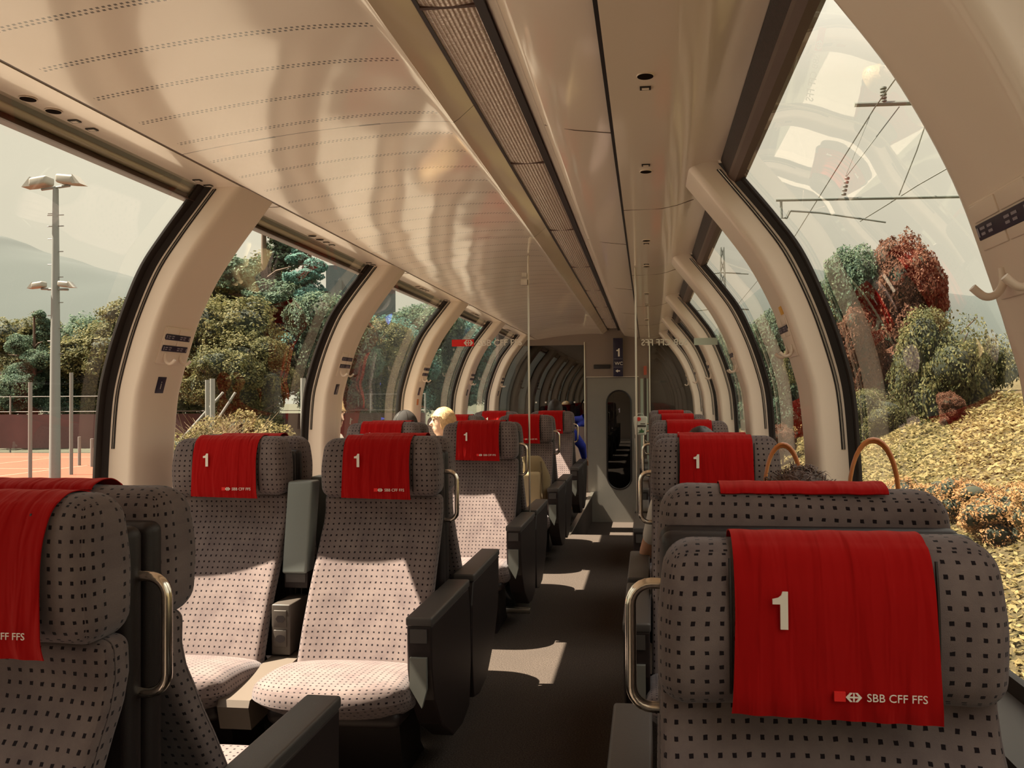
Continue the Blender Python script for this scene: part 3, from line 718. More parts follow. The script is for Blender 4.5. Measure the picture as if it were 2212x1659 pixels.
# centre consoles between the two left seats: folded armrest, switch box, sockets, beige tray
def console():
    t = empty('seat_console')
    fa = MB(); fa.rbox((0.096, 0.080, 0.335), 0.009, (1, 1, 6), (-0.003, 0, 0.8225), lambda q: (q.x * (1 + 0.10 * q.z), q.y + 0.012 + 0.17 * q.z, q.z), rf=3)
    fa.obj('folded_armrest', mat('blue_grey_armrest', (0.18, 0.20, 0.19), 0.4), t)
    bx = bevel_box('switch_box', (-0.045, -0.045, 0.600), (0.045, 0.06, 0.660), SHELL, t, 0.004)
    bevel_box('button', (-0.038, -0.0485, 0.622), (0.038, -0.044, 0.654), ARM, bx, 0.0015)
    cb = bevel_box('socket_box', (-0.046, -0.150, 0.385), (0.024, 0.02, 0.565), CONS, t, 0.005)
    for z, hexa in ((0.515, True), (0.445, False)):
        pl = bevel_box('socket_plate', (-0.036, -0.1550, z - 0.030), (0.012, -0.1490, z + 0.030), CONS, cb, 0.002)
        n = 6 if hexa else 20
        m = MB(); m.prism([(-0.010 + 0.018 * math.cos(2 * PI * k / n), z + 0.014 * math.sin(2 * PI * k / n)) for k in range(n)], 'y', -0.1562, -0.1540); m.obj('socket', BLACKP, pl, smooth=False)
    tr = MB(); tr.prism([(-0.52, 0.335), (-0.51, 0.355), (-0.13, 0.378), (0.03, 0.378), (0.03, 0.30), (-0.50, 0.26)], 'x', -0.052, 0.052); tr.obj('tray', CONSL, t, smooth=False)
    index_tree(t); return t
cn0 = console(); fc = [False]
for k, y in enumerate(ROWY):
    if k > 4: break
    for r_, yy, w_ in ((0, y, 'facing the camera'), (PI, y + 0.28, 'facing away')):
        o = cn0 if not fc[0] else copy_tree(cn0); fc[0] = True
        o.location = (-0.622 + (ax if k == 0 else 0), yy, 0); o.rotation_euler = (0, 0, r_)
        tag(o, 'console with folded armrest and sockets between the left seats %s, %s row' % (w_, RN[k]), 'console', 'consoles between the left seats')

# ------------------------------------------------------------------ glass partitions across the car
YP = 5.01
def partition(side, xa, xb, label):
    t = empty('glass_partition', ((xa + xb) / 2, YP, 0)); tag(t, label, 'glass partition')
    cx = (xa + xb) / 2
    # pane outline: bottom, aisle edge, ceiling line, side curve of the inner pillar line
    pts = [(xa, 0.02), (xa, 2.10)] if side < 0 else [(xa, 0.02), (xa, 2.075)]
    def edge_x(z):
        if z < 0.7: return side * 1.255
        for a, b in zip(GC, GC[1:]):
            if a.y <= z <= b.y: return side * (a.x + (b.x - a.x) * (z - a.y) / (b.y - a.y) - 0.02)
        return side * 0.93
    if side < 0:
        poly = [(-0.035, 0.02), (-0.035, 2.166), (-0.40, 2.152), (-0.82, 2.098), (-0.99, 2.096)] + [(edge_x(z), z) for z in (2.0, 1.9, 1.8, 1.7, 1.6, 1.5, 1.4, 1.3, 1.1, 0.9, 0.74)] + [(-1.25, 0.72), (-1.25, 0.02)]
    else:
        poly = [(0.612, 0.02), (0.612, 2.078), (0.74, 2.080), (0.86, 2.108), (0.93, 2.118)] + [(edge_x(z), z) for z in (2.04, 1.9, 1.8, 1.7, 1.6, 1.5, 1.4, 1.3, 1.1, 0.9, 0.74)] + [(1.25, 0.72), (1.25, 0.02)]
    mb = MB(); mb.add([(p[0] - cx, 0, p[1]) for p in poly], [tuple(range(len(poly)))]); mb.obj('pane', PARTG, t, smooth=False)
    ex = (-0.035 if side < 0 else 0.612) - cx
    g = MB(); g.tube([(ex, 0, 0.02), (ex, 0, 2.165 if side < 0 else 2.076)], 0.0055, 10); g.obj('edge_pole', ALU, t)
    bevel_box('floor_rail', (min(ex, ex + side * 0.24), -0.02, 0.0), (max(ex, ex + side * 0.24), 0.02, 0.03), ALU, t, 0.004)
    if side < 0:
        g = MB(); g.box((-0.512 - cx, -0.002, 1.618), (-0.374 - cx, -0.0005, 1.660)); lg = g.obj('logo_patch', LOGOR, t, smooth=False)
        g = MB(); emblem(g, -0.408 - cx, 1.639, 0.034, -0.0035, -0.002); g.obj('emblem', WHITE, lg, smooth=False)
        tx = link('lettering', textmesh('SBB CFF FFS', 0.053, WHITE, 0.0004, 0.0006), None, t); tx.matrix_local = Matrix.Translation((-0.350 - cx, -0.002, 1.620)) @ Matrix.Rotation(PI / 2, 4, 'X')
        g = MB(); g.box((ex - 0.045, -0.016, 1.985), (ex - 0.005, 0.016, 2.02)); g.box((ex - 0.04, -0.01, 2.035), (ex - 0.01, 0.01, 2.06)); g.obj('clamp', ALU, t, smooth=False)
    else:
        g = MB(); g.box((0.955 - cx, 0.0005, 1.606), (1.093 - cx, 0.002, 1.648)); lg = g.obj('logo_patch', mat('pale_sticker_back', (0.55, 0.62, 0.55), 0.6), t, smooth=False)
        tx = link('lettering', textmesh('SBB CFF FFS', 0.053, WHITE, 0.0004, 0.0006), None, t)
        tx.matrix_local = Matrix.Translation((0.918 - cx, 0.002, 1.608)) @ Matrix.Rotation(PI, 4, 'Z') @ Matrix.Rotation(PI / 2, 4, 'X')
    return t
partition(-1, -1.25, -0.035, 'clear glass partition left of the aisle with red logo and white lettering')
partition(1, 0.612, 1.25, 'clear glass partition right of the aisle with mirrored white lettering')
# second pair of slim door-frame poles near the end is part of the end wall

# ------------------------------------------------------------------ far end wall, door, signs
mb = MB()
mb.box((-0.175, YE, 1.575), (0.715, YE + 0.06, 2.30)); mb.box((-0.175, YE, -0.42), (-0.145, YE + 0.06, 1.575)); mb.box((0.556, YE, -0.42), (0.715, YE + 0.06, 1.575))
mb.box((-1.40, YE, -0.5), (-0.175, YE + 0.06, 0.90)); mb.box((0.715, YE, -0.5), (1.40, YE + 0.06, 0.90))
mb.box((-1.10, YE, 2.02), (-0.175, YE + 0.06, 2.30)); mb.box((0.715, YE, 2.02), (1.10, YE + 0.06, 2.30))
wf = mb.obj('wall_front', mat('end_wall_panel', (0.22, 0.165, 0.135), 0.4, coat=0.2), smooth=False); tag(wf, 'brownish end wall panel around the far door', 'wall', kind='structure')
g = MB(); g.tube([(-0.172, YE - 0.006, -0.4), (-0.172, YE - 0.006, 2.06)], 0.009, 8); g.tube([(0.712, YE - 0.006, -0.4), (0.712, YE - 0.006, 2.06)], 0.009, 8)
g.box((-0.15, YE - 0.006, 1.572), (0.565, YE, 1.584)); g.obj('edge_strip', ALU, wf)
g = MB(); g.box((0.585, YE - 0.012, 0.2), (0.625, YE, 1.55)); g.box((0.672, YE - 0.012, 0.2), (0.69, YE, 1.55)); g.obj('glass_strip', mat('mint_glass_edge', (0.34, 0.42, 0.35), 0.3), wf, smooth=False)
g = MB(); g.box((0.640, YE - 0.010, 0.2), (0.662, YE, 1.56)); g.obj('door_gap', BLACKP, wf, smooth=False)
for i, s in ((20, -1), (21, 1)):
    W = empty('window_%d' % i, (0, 0, 0)); tag(W, 'dark smoked glass beside the far door on the %s' % ('left' if s < 0 else 'right'), 'window', kind='structure')
    xa = -0.178 if s < 0 else 0.718
    poly = [(xa, 0.90), (xa, 2.04), (s * 0.96, 2.04)] + [(s * (a.x - 0.005), a.y) for a in reversed(GC[8:-5])] + [(s * 1.37, 0.90)]
    mb = MB(); mb.add([(p[0], YE + 0.03, p[1]) for p in poly], [tuple(range(len(poly)))]); mb.obj('glass', DARKG, W, smooth=False)
    if s < 0:
        g = MB()
        for k in range(6): g.box((-0.86 + k * 0.133, YE + 0.025, 1.225), (-0.838 + k * 0.133, YE + 0.029, 1.245))
        g.obj('safety_dots', WHITE, W, smooth=False)
# vestibule behind the dark glass
mb = MB(); mb.box((-1.42, YE + 1.3, -0.5), (1.42, YE + 1.34, 2.4)); mb.box((-1.42, YE + 0.07, -0.5), (-1.38, YE + 1.3, 2.4)); mb.box((1.38, YE + 0.07, -0.5), (1.42, YE + 1.3, 2.4)); mb.box((-1.42, YE + 0.07, 2.36), (1.42, YE + 1.3, 2.4)); mb.box((-1.42, YE + 0.07, -0.5), (1.42, YE + 1.3, -0.45))
tag(mb.obj('trim_13', mat('vestibule_wall', (0.05, 0.03, 0.025), 0.6), smooth=False), 'dark vestibule behind the end wall glass', kind='structure')
D = empty('door_1', (0.205, YE, -0.41)); tag(D, 'grey-green sliding door with a tall rounded dark window at the far end', 'door', kind='structure')
cxw, hw_, zb, zt = 0.088, 0.165, 0.46, 1.80    # window relative to the door origin
def oval(hw, z0, z1, n=12):
    r = hw; c0, c1 = z0 + r, z1 - r
    return [(cxw + r * math.cos(a), c1 + r * math.sin(a)) for a in [PI * k / n for k in range(n + 1)]] + [(cxw + r * math.cos(a), c0 + r * math.sin(a)) for a in [PI + PI * k / n for k in range(n + 1)]]
leaf = bmesh.new()
ov = oval(hw_, zb, zt); outer = [(-0.345, 0.0), (0.345, 0.0), (0.345, 1.975), (-0.345, 1.975)]
vo = [leaf.verts.new((p[0], 0.0, p[1])) for p in ov]; vq = [leaf.verts.new((p[0], 0.0, p[1])) for p in outer]
eds = [leaf.edges.new((vo[i], vo[(i + 1) % len(vo)])) for i in range(len(vo))] + [leaf.edges.new((vq[i], vq[(i + 1) % 4])) for i in range(4)]
bmesh.ops.triangle_fill(leaf, edges=eds, use_beauty=True)
ex_ = bmesh.ops.extrude_face_region(leaf, geom=list(leaf.faces)); bmesh.ops.translate(leaf, verts=[v for v in ex_['geom'] if isinstance(v, bmesh.types.BMVert)], vec=(0, 0.04, 0))
bmesh.ops.recalc_face_normals(leaf, faces=leaf.faces)
me = bpy.data.meshes.new('door_leaf'); leaf.to_mesh(me); leaf.free(); me.materials.append(DOORM); link('door_leaf', me, None, D)
g = MB(); g.tube([(p[0], -0.004, p[1]) for p in ov[:-1] if True], 0.012, 6, closed=True); g.obj('window_seal', BLACKP, D)
g = MB(); g.add([(p[0], 0.018, p[1]) for p in oval(hw_, zb, zt)], [tuple(range(len(ov)))]); g.obj('window_pane', DARKG, D, smooth=False)
one = link('class_number', digit_one(0.06, GREYP), None, D); one.location = (cxw - 0.012, 0.014, 1.50)
g = MB(); g.tube([(0.30, -0.03, 0.85), (0.30, -0.03, 1.15)], 0.009, 8); g.obj('door_handle', ALU, D)
sgn = bevel_box('display_sign', (-0.045, YE - 0.03, 1.690), (0.180, YE - 0.002, 1.745), BLACKP, None, 0.004); tag(sgn, 'small dark oblong display above the left part of the far door', 'display')
bl = empty('hanging_sign', (0.29, YE - 0.10, 1.58)); tag(bl, 'tall navy hanging sign with class number one and toilet sign before the far door', 'sign')
bevel_box('panel', (-0.066, -0.012, 0.0), (0.066, 0.012, 0.52), NAVY, bl, 0.003)
o = link('class_number', digit_one(0.11, WHITE), None, bl); o.location = (-0.022, -0.0125, 0.27)
o = link('toilet_lettering', textmesh('WC', 0.062, WHITE, 0.0006, 0.0), None, bl); o.matrix_local = Matrix.Translation((-0.045, -0.0135, 0.155)) @ Matrix.Rotation(PI / 2, 4, 'X')
g = MB(); g.prism([(-0.035, 0.075), (-0.005, 0.098), (-0.005, 0.083), (0.025, 0.083), (0.025, 0.067), (-0.005, 0.067), (-0.005, 0.052)], 'y', -0.0137, -0.0125); g.obj('arrow', WHITE, bl, smooth=False)
g = MB(); g.box((-0.06, -0.0132, 0.235), (0.06, -0.0122, 0.238)); g.box((-0.06, -0.0132, 0.125), (0.06, -0.0122, 0.128)); g.obj('divider', GREYP, bl, smooth=False)
er = MB(); er.box((0.632, YE - 0.04, 1.60), (0.672, YE - 0.004, 1.72)); tag(er.obj('alarm_box', mat('orange_red_box', (0.45, 0.07, 0.03), 0.5), smooth=False), 'small orange-red box on the end wall right of the door', 'alarm box')
# aluminium nosing along the podium edge beside the ramp
mb = MB(); mb.box((-0.10, 7.86, -0.004), (-0.055, YE - 0.01, 0.008)); tag(mb.obj('trim_14', ALU, smooth=False), 'bright metal edging along the raised floor left of the ramp', kind='structure')

# ------------------------------------------------------------------ people
def capsule_chain(mb, pts, rad, n=12):
    P_ = [Vector(p) for p in pts]; out = []; R_ = []
    d0 = (P_[0] - P_[1]).normalized(); d1 = (P_[-1] - P_[-2]).normalized()
    for a in (0.98, 0.8, 0.45): out.append(P_[0] + d0 * rad[0] * a); R_.append(rad[0] * math.sqrt(1 - a * a))
    for i in range(len(P_)): out.append(P_[i]); R_.append(rad[i])
    for a in (0.45, 0.8, 0.98): out.append(P_[-1] + d1 * rad[-1] * a); R_.append(rad[-1] * math.sqrt(1 - a * a))
    mb.tube(out, R_, n)
def ellipsoid(mb, c, r, rot=None, nu=20, nv=14):
    def f(u, v):
        a = 2 * PI * u; b = PI * v
        p = Vector((r[0] * math.sin(b) * math.cos(a), r[1] * math.sin(b) * math.sin(a), r[2] * math.cos(b)))
        if rot: p = rot @ p
        return p + Vector(c)
    mb.grid(f, nu, nv)
def remesh(mb, name, vox, m, parent, smooth_it=6):
    me = mb.mesh(name + '_raw', m); o = bpy.data.objects.new('tmp', me); COL.objects.link(o)
    r = o.modifiers.new('r', 'REMESH'); r.mode = 'VOXEL'; r.voxel_size = vox
    s_ = o.modifiers.new('s', 'SMOOTH'); s_.iterations = smooth_it; s_.factor = 0.5
    dg = bpy.context.evaluated_depsgraph_get(); out = bpy.data.meshes.new_from_object(o.evaluated_get(dg)); bpy.data.objects.remove(o)
    for p in out.polygons: p.use_smooth = True
    out.materials.clear(); out.materials.append(m)
    return link(name, out, None, parent)
def person(name_loc, rz, label, skin, shirt, trousers, hair, hairstyle, scale=1.0, elbow=None, head_turn=0.0, lean=(0, 0), sleeves='short'):
    """seated figure; local -y is forward, origin on the floor under the hips"""
    t = empty('person', name_loc, rz); tag(t, label, 'person'); t.scale = (scale,) * 3
    hip = Vector((0, 0.02, 0.53)); ch = hip + Vector((lean[0] * 0.6, 0.05 + lean[1] * 0.6, 0.34)); nk = hip + Vector((lean[0], 0.06 + lean[1], 0.50)); hc = nk + Vector((lean[0] * 0.25, -0.02, 0.175))
    R_ = Matrix.Rotation(head_turn, 3, 'Z')
    body = MB()
    def torso(b, g):
        capsule_chain(b, [hip, hip + Vector((lean[0] * .3, 0.03, 0.16)), ch, nk + Vector((0, 0, -0.06))], [0.15 + g, 0.135 + g, 0.155 + g, 0.10 + g])
        for s in (-1, 1): capsule_chain(b, [ch + Vector((s * 0.05, 0, 0.06)), nk + Vector((s * 0.17, 0, -0.075))], [0.10 + g, 0.062 + g])
    torso(body, 0.0)
    capsule_chain(body, [nk + Vector((0, 0, -0.04)), nk + Vector((0, -0.005, 0.07))], [0.062, 0.056])
    ellipsoid(body, hc, (0.076, 0.095, 0.115), R_); ellipsoid(body, hc + R_ @ Vector((0, -0.035, -0.055)), (0.055, 0.055, 0.062), R_)
    capsule_chain(body, [hc + R_ @ Vector((0, -0.088, 0.012)), hc + R_ @ Vector((0, -0.108, -0.022))], [0.009, 0.014])
    for s in (-1, 1):
        ellipsoid(body, hc + R_ @ Vector((s * 0.077, 0.008, -0.008)), (0.010, 0.018, 0.030), R_)
        ellipsoid(body, hc + R_ @ Vector((s * 0.030, -0.086, 0.030)), (0.020, 0.010, 0.006), R_)
    ellipsoid(body, hc + R_ @ Vector((0, -0.090, -0.052)), (0.024, 0.010, 0.008), R_)
    arms = []
    for s in (-1, 1):
        sh = nk + Vector((s * 0.185, 0, -0.085)); el = hip + Vector((s * 0.245, -0.02, 0.17)); wr = hip + Vector((s * 0.14, -0.25, 0.115))
        if elbow and elbow[0] == s: el = Vector(elbow[1]); wr = Vector(elbow[2])
        arms.append((s, sh, el, wr))
        capsule_chain(body, [sh, sh.lerp(el, 0.5), el], [0.052, 0.046, 0.037]); capsule_chain(body, [el, el.lerp(wr, 0.4), wr], [0.037, 0.037, 0.025])
        d = (wr - el).normalized(); side_ = d.cross(Vector((0, 0, 1))).normalized()
        palm = wr + d * 0.05; capsule_chain(body, [wr + side_ * 0.015, palm + side_ * 0.022], [0.018, 0.015]); capsule_chain(body, [wr - side_ * 0.015, palm - side_ * 0.022], [0.018, 0.015])
        for q, ln in ((-0.033, 0.055), (-0.011, 0.072), (0.011, 0.076), (0.033, 0.066)):
            b0 = palm + side_ * q + d * 0.01; b1 = b0 + d * ln * 0.55 + Vector((0, 0, -0.006)); b2 = b0 + d * ln * 0.9 + Vector((0, 0, -0.028))
            capsule_chain(body, [b0, b1, b2], [0.0095, 0.0088, 0.0075], 8)
        tb = wr + d * 0.015 - side_ * s * -0.03; capsule_chain(body, [tb, tb + d * 0.028 + side_ * s * 0.022, tb + d * 0.055 + side_ * s * 0.028], [0.011, 0.010, 0.008], 8)
    legs = []
    for s in (-1, 1):
        kn = Vector((s * 0.12, -0.42, 0.52)); an = Vector((s * 0.13, -0.40, 0.09)); hp = hip + Vector((s * 0.085, 0, -0.02)); legs.append((hp, kn, an))
        capsule_chain(body, [hp, hp.lerp(kn, 0.5), kn], [0.088, 0.078, 0.057]); capsule_chain(body, [kn, kn.lerp(an, 0.35), an], [0.057, 0.055, 0.036]); capsule_chain(body, [an + Vector((0, 0.02, -0.04)), an + Vector((s * 0.02, -0.17, -0.055))], [0.038, 0.030])
    bd = remesh(body, 'body', 0.0075, skin, t, 3)
    sh_ = MB(); torso(sh_, 0.012)
    for s, a, el, wr in arms:
        e2 = a.lerp(el, 0.62) if sleeves == 'short' else el
        capsule_chain(sh_, [a, a.lerp(e2, 0.5), e2], [0.066, 0.058, 0.05])
        if sleeves == 'long': capsule_chain(sh_, [el, el.lerp(wr, 0.9)], [0.050, 0.036])
    remesh(sh_, 'shirt', 0.012, shirt, t, 4)
    tr_ = MB()
    for hp, kn, an in legs: capsule_chain(tr_, [hp, hp.lerp(kn, 0.5), kn], [0.104, 0.090, 0.070]); capsule_chain(tr_, [kn, kn.lerp(an, 0.35), an.lerp(kn, .08)], [0.070, 0.066, 0.050])
    capsule_chain(tr_, [hip + Vector((0, 0, -0.02)), hip + Vector((0, 0.02, 0.08))], [0.165, 0.152]); remesh(tr_, 'trousers', 0.014, trousers, t, 4)
    ey = MB()
    for s in (-1, 1): ellipsoid(ey, hc + R_ @ Vector((s * 0.030, -0.0895, 0.016)), (0.010, 0.006, 0.006), R_, 10, 8)
    ey.obj('eyes', BLACKP, t)
    hm = MB()
    if hairstyle == 'cap':
        def cp(u, v):
            a = 2 * PI * u; b = (PI * 0.52) * v; p = Vector((0.092 * math.sin(b) * math.cos(a), 0.108 * math.sin(b) * math.sin(a), 0.115 * math.cos(b) + 0.018)); return hc + R_ @ p
        hm.grid(cp, 28, 12)
        hm.grid(lambda u, v: hc + R_ @ Vector((0.075 * math.sin((u - 0.5) * 2.4) * (1 - 0.2 * v), -0.098 - 0.075 * v * math.cos((u - .5) * 2.2) + 0.03 * abs(u - .5), 0.020 - 0.012 * v + 0.02 * (u - .5) ** 2 * -1)), 12, 4)
        hm.obj('cap', hair, t)
        sb = MB()
        for k in range(6):
            a0 = 2 * PI * k / 6; sb.tube([cp(a0 / (2 * PI), v / 10) + (cp(a0 / (2 * PI), v / 10) - hc).normalized() * 0.001 for v in range(11)], 0.0016, 5)
        sb.obj('cap_seam', BLACKP, t)
    else:
        rr = random.Random(hash(hairstyle) % 1000 if False else len(label))
        vol = {'frizzy': 0.020, 'short': 0.008, 'blond': 0.010}[hairstyle]; low = {'frizzy': -0.10, 'short': -0.02, 'blond': -0.03}[hairstyle]
        def hs(u, v):
            a = 2 * PI * u; b = PI * 0.66 * v
            p = Vector(((0.079 + vol) * math.sin(b) * math.cos(a), (0.099 + vol) * math.sin(b) * math.sin(a) + 0.006, (0.118 + vol) * math.cos(b)))
            if p.y < -0.03: p.z = max(p.z, 0.045 + vol * .5)
            n_ = noise.noise(p * 28) * vol * 0.45
            return hc + R_ @ (p * (1 + n_ * 4))
        hm.grid(hs, 36, 18)
        N_ = {'frizzy': 1500, 'short': 300, 'blond': 500}[hairstyle]
        for _ in range(N_):
            u, v = rr.random(), rr.random() ** 0.7
            p = hs(u, v); o_ = (p - hc); nrm_ = o_.normalized(); tdir = (nrm_.cross(Vector((rr.uniform(-1, 1), rr.uniform(-1, 1), rr.uniform(-1, 1))))).normalized()
            L_ = (0.045 if hairstyle == 'frizzy' else 0.022) * rr.uniform(0.5, 1.2); side_ = nrm_.cross(tdir) * 0.0011
            q1 = p + tdir * L_ * 0.5 + nrm_ * L_ * (0.28 if hairstyle == 'frizzy' else 0.12); q2 = p + tdir * L_ + nrm_ * L_ * (0.12 if hairstyle == 'frizzy' else -0.05)
            b_ = len(hm.v); hm.add([p - side_, p + side_, q1 + side_, q1 - side_, q2], [(0, 1, 2, 3), (3, 2, 4)])
        hm.obj('hair', hair, t, weld=False)
    return t
HB = mat('brown_hair', (0.085, 0.035, 0.018), 0.6, vary=0.4, vscale=40); HD = mat('dark_hair', (0.02, 0.012, 0.01), 0.5); HBL = mat('blond_hair', (0.62, 0.42, 0.22), 0.5, vary=0.2, vscale=60)
CAPM = mat('black_cap_cloth', (0.010, 0.007, 0.007), 0.85)
WSH = mat('white_cotton', (0.55, 0.50, 0.45), 0.9); BSH = mat('blue_cotton', (0.012, 0.03, 0.36), 0.85); GSH = mat('grey_cotton', (0.12, 0.11, 0.11), 0.9); DSH = mat('dark_denim', (0.03, 0.035, 0.06), 0.9); KHA = mat('khaki_cotton', (0.23, 0.17, 0.09), 0.9)
person((0.955, 1.66, -0.01), PI, 'person with frizzy brown hair seated behind the nearest right seat, facing away', SKIN, GSH, DSH, HB, 'frizzy', 0.872)
person((0.90, 3.60, 0), PI, 'person with dark hair and white sleeve resting an elbow on the right armrest', SKIN, WSH, DSH, HD, 'short', 0.885, elbow=(1, (0.262, -0.10, 0.70), (0.16, -0.30, 0.72)))
person((-0.90, 6.40, 0), 0.5, 'blond fair-skinned person in white in the fourth left window seat', SKINP, WSH, DSH, HBL, 'blond', 0.925, head_turn=-1.7)
person((-0.915, 5.42, 0.0), PI, 'person in a black baseball cap by the left windows, facing away', SKIN, GSH, DSH, CAPM, 'cap', 0.915)
person((-0.33, 9.18, 0.0), PI, 'person with dark hair in a blue shirt behind the fifth left aisle seat', SKIN, BSH, DSH, HD, 'short', 0.965, elbow=(-1, (-0.30, 0.06, 0.80), (-0.31, -0.18, 0.64)), sleeves='long')

# ------------------------------------------------------------------ belongings
# tote bag with tan leather handles on a small table by the right window
tb = empty('window_table', (1.10, 2.06, 0.0)); tag(tb, 'small fold-down table under the nearest right window', 'table')
bevel_box('tabletop', (-0.15, -0.17, 0.665), (0.15, 0.17, 0.69), CONSL, tb, 0.008); bevel_box('bracket', (0.10, -0.05, 0.35), (0.15, 0.05, 0.665), SHELL, tb, 0.006)
bag = empty('straw_bag', (1.10, 2.06, 0.69)); tag(bag, 'straw tote bag with two tan leather handles by the nearest right window', 'bag')
mb = MB()
def bagf(u, v):
    a = 2 * PI * u; k = 0.85 + 0.15 * v; sx = math.copysign(abs(math.cos(a)) ** 0.6, math.cos(a)); sy = math.copysign(abs(math.sin(a)) ** 0.6, math.sin(a))
    return (0.14 * k * sx, 0.085 * k * sy, 0.37 * v)
mb.grid(bagf, 32, 12); mb.grid(lambda u, v: (bagf(u, 0)[0] * (1 - v), bagf(u, 0)[1] * (1 - v), 0.0), 32, 3)
mb.obj('basket', mat('woven_straw', (0.34, 0.22, 0.10), 0.9, bump=1.0, bscale=90, vary=0.3, vscale=60), bag)
TAN = mat('tan_leather', (0.42, 0.13, 0.03), 0.38, coat=0.3)
def handle(p0, p1, top, yb, r=0.0048):
    pts = []
    for k in range(17):
        a = PI * k / 16
        pts.append(((p0 + p1) / 2 - (p1 - p0) / 2 * math.cos(a), yb, 0.35 + (top - 0.35) * math.sin(a) ** 0.8))
    g = MB(); g.tube(pts, r, 8); g.tube([(q[0], q[1] - 0.004, q[2] + 0.0055) for q in pts], r * 0.9, 8); g.obj('handle', TAN, bag)
handle(0.035, 0.145, 0.505, -0.070); handle(-0.135, -0.045, 0.486, 0.070)
# khaki rucksack
rk = empty('rucksack', (-0.22, 6.42, 0.40), 0.15); tag(rk, 'khaki rucksack standing on the aisle seat of the fourth left row', 'rucksack')
def dr(x):
    z = x.z / 0.20; k = 1 - 0.28 * max(0, z) ** 2 - 0.05 * z; return (x.x * k + 0.008 * math.sin(x.z * 30), x.y * (1 - 0.3 * max(0, z)), x.z)
mb = MB(); mb.rbox((0.29, 0.20, 0.45), 0.07, (6, 4, 8), (0, 0, 0.225), dr, rf=4); mb.obj('main_compartment', KHA, rk)
mb = MB(); mb.rbox((0.19, 0.06, 0.29), 0.028, (4, 2, 4), (-0.02, -0.115, 0.19), None, rf=3); mb.obj('front_pocket', mat('light_khaki', (0.40, 0.31, 0.18), 0.9), rk)
g = MB()
for q in (-0.07, 0.07): g.tube([(q, -0.090, 0.41), (q * 1.1, -0.130, 0.33), (q * 1.15, -0.150, 0.16), (q * 1.1, -0.12, 0.03)], 0.007, 6)
g.obj('strap', mat('dark_khaki', (0.10, 0.07, 0.035), 0.9), rk)
g = MB(); g.tube([(-0.035, 0.02, 0.39), (-0.03, 0.02, 0.425), (0.03, 0.02, 0.425), (0.035, 0.02, 0.39)], 0.006, 6); g.obj('carry_loop', mat('dark_khaki', (0.10, 0.07, 0.035), 0.9), rk)
# printed carrier bag hanging at the seat side
pb = empty('carrier_bag', (0.622, 6.62, 1.00)); pb.scale = (0.62, 0.62, 0.62); tag(pb, 'white carrier bag with red and green print hanging beside the fourth right seat', 'bag')
mb = MB(); mb.rbox((0.16, 0.05, 0.24), 0.018, (6, 2, 8), (0, 0, 0.12), lambda x: (x.x * (1 + 0.1 * math.sin(x.z * 18)), x.y, x.z), rf=3); mb.obj('sack', mat('white_plastic_bag', (0.55, 0.56, 0.50), 0.45), pb)
g = MB(); g.tube([(-0.02, -0.034, 0.205), (-0.02, -0.026, 0.205)], 0.026, 20); g.obj('red_disc', REDP, pb)
g = MB(); g.box((-0.045, -0.031, 0.105), (0.07, -0.026, 0.128)); g.box((0.0, -0.031, 0.14), (0.06, -0.026, 0.15)); g.obj('dark_band', BLACKP, pb, smooth=False)
g = MB(); g.prism([(0.02, 0.03), (-0.035, 0.028), (-0.01, 0.045), (-0.02, 0.062), (0.0, 0.062), (0.012, 0.09), (0.028, 0.062), (0.05, 0.06), (0.04, 0.03)], 'y', -0.031, -0.026); g.obj('green_leaf', mat('green_print', (0.01, 0.10, 0.025), 0.5), pb, smooth=False)
g = MB(); g.tube([(-0.05, 0, 0.235), (-0.03, 0, 0.275), (0.03, 0, 0.275), (0.05, 0, 0.235)], 0.004, 6); g.obj('handle', mat('white_plastic_bag', (0.55, 0.56, 0.50), 0.45), pb)

# ================================================================== OUTSIDE
GZ = -1.6
CLAY = mat('clay_court', (0.150, 0.034, 0.012), 0.95, vary=0.10, vscale=0.5)
GRASS = mat('dry_grass', (0.034, 0.036, 0.018), 0.95, vary=0.35, vscale=3.0)
mb = MB(); mb.box((-400, -200, GZ - 0.2), (3.2, 500, GZ)); tag(mb.obj('ground', GRASS, smooth=False), 'flat grassy ground left of the railway line', 'ground', kind='structure')
mb = MB(); mb.box((-11.0, -60, GZ), (-1.5, 260, GZ + 0.02)); mb.box((1.5, -60, GZ), (2.4, 260, GZ + 0.02))  # unseen pale strips added to bounce sun up onto the ceiling
tag(mb.obj('bounce_gravel', mat('pale_bounce_gravel', (0.20, 0.175, 0.145), 0.95, bump=1.0, bscale=14, vary=0.25, vscale=12), smooth=False), 'pale gravel strip added out of view to bounce sunlight into the carriage', 'gravel', kind='structure')
# clay courts
cl = empty('tennis_court', (-32, 31, GZ)); tag(cl, 'orange clay tennis court seen through the nearest left window', 'tennis court')
mb = MB(); mb.box((-26, -15, 0.0), (12.5, 11.3, 0.03)); mb.obj('clay_surface', CLAY, cl, smooth=False)
g = MB(); WL = mat('court_line', (0.30, 0.22, 0.16), 0.9)
for (a, b) in (((-12, 8.2), (8, 8.2)), ((-12, -4), (8, -4)), ((-12, 1.5), (8, 1.5))): g.box((a[0], a[1] - 0.04, 0.03), (b[0], b[1] + 0.04, 0.036))
for x in (-12, -7, 3, 8): g.box((x - 0.04, -4, 0.03), (x + 0.04, 8.2, 0.036))
g.obj('court_lines', WL, cl, smooth=False)
def pole(name, x, y, h, r, m, label, cat, group=None, z=GZ, r2=None):
    g = MB(); g.tube([(0, 0, 0), (0, 0, h)], [r, r2 or r], 10); o = g.obj(name, m); o.location = (x, y, z); tag(o, label, cat, group); return o
GPOST = mat('galvanised_post', (0.17, 0.17, 0.16), 0.6)
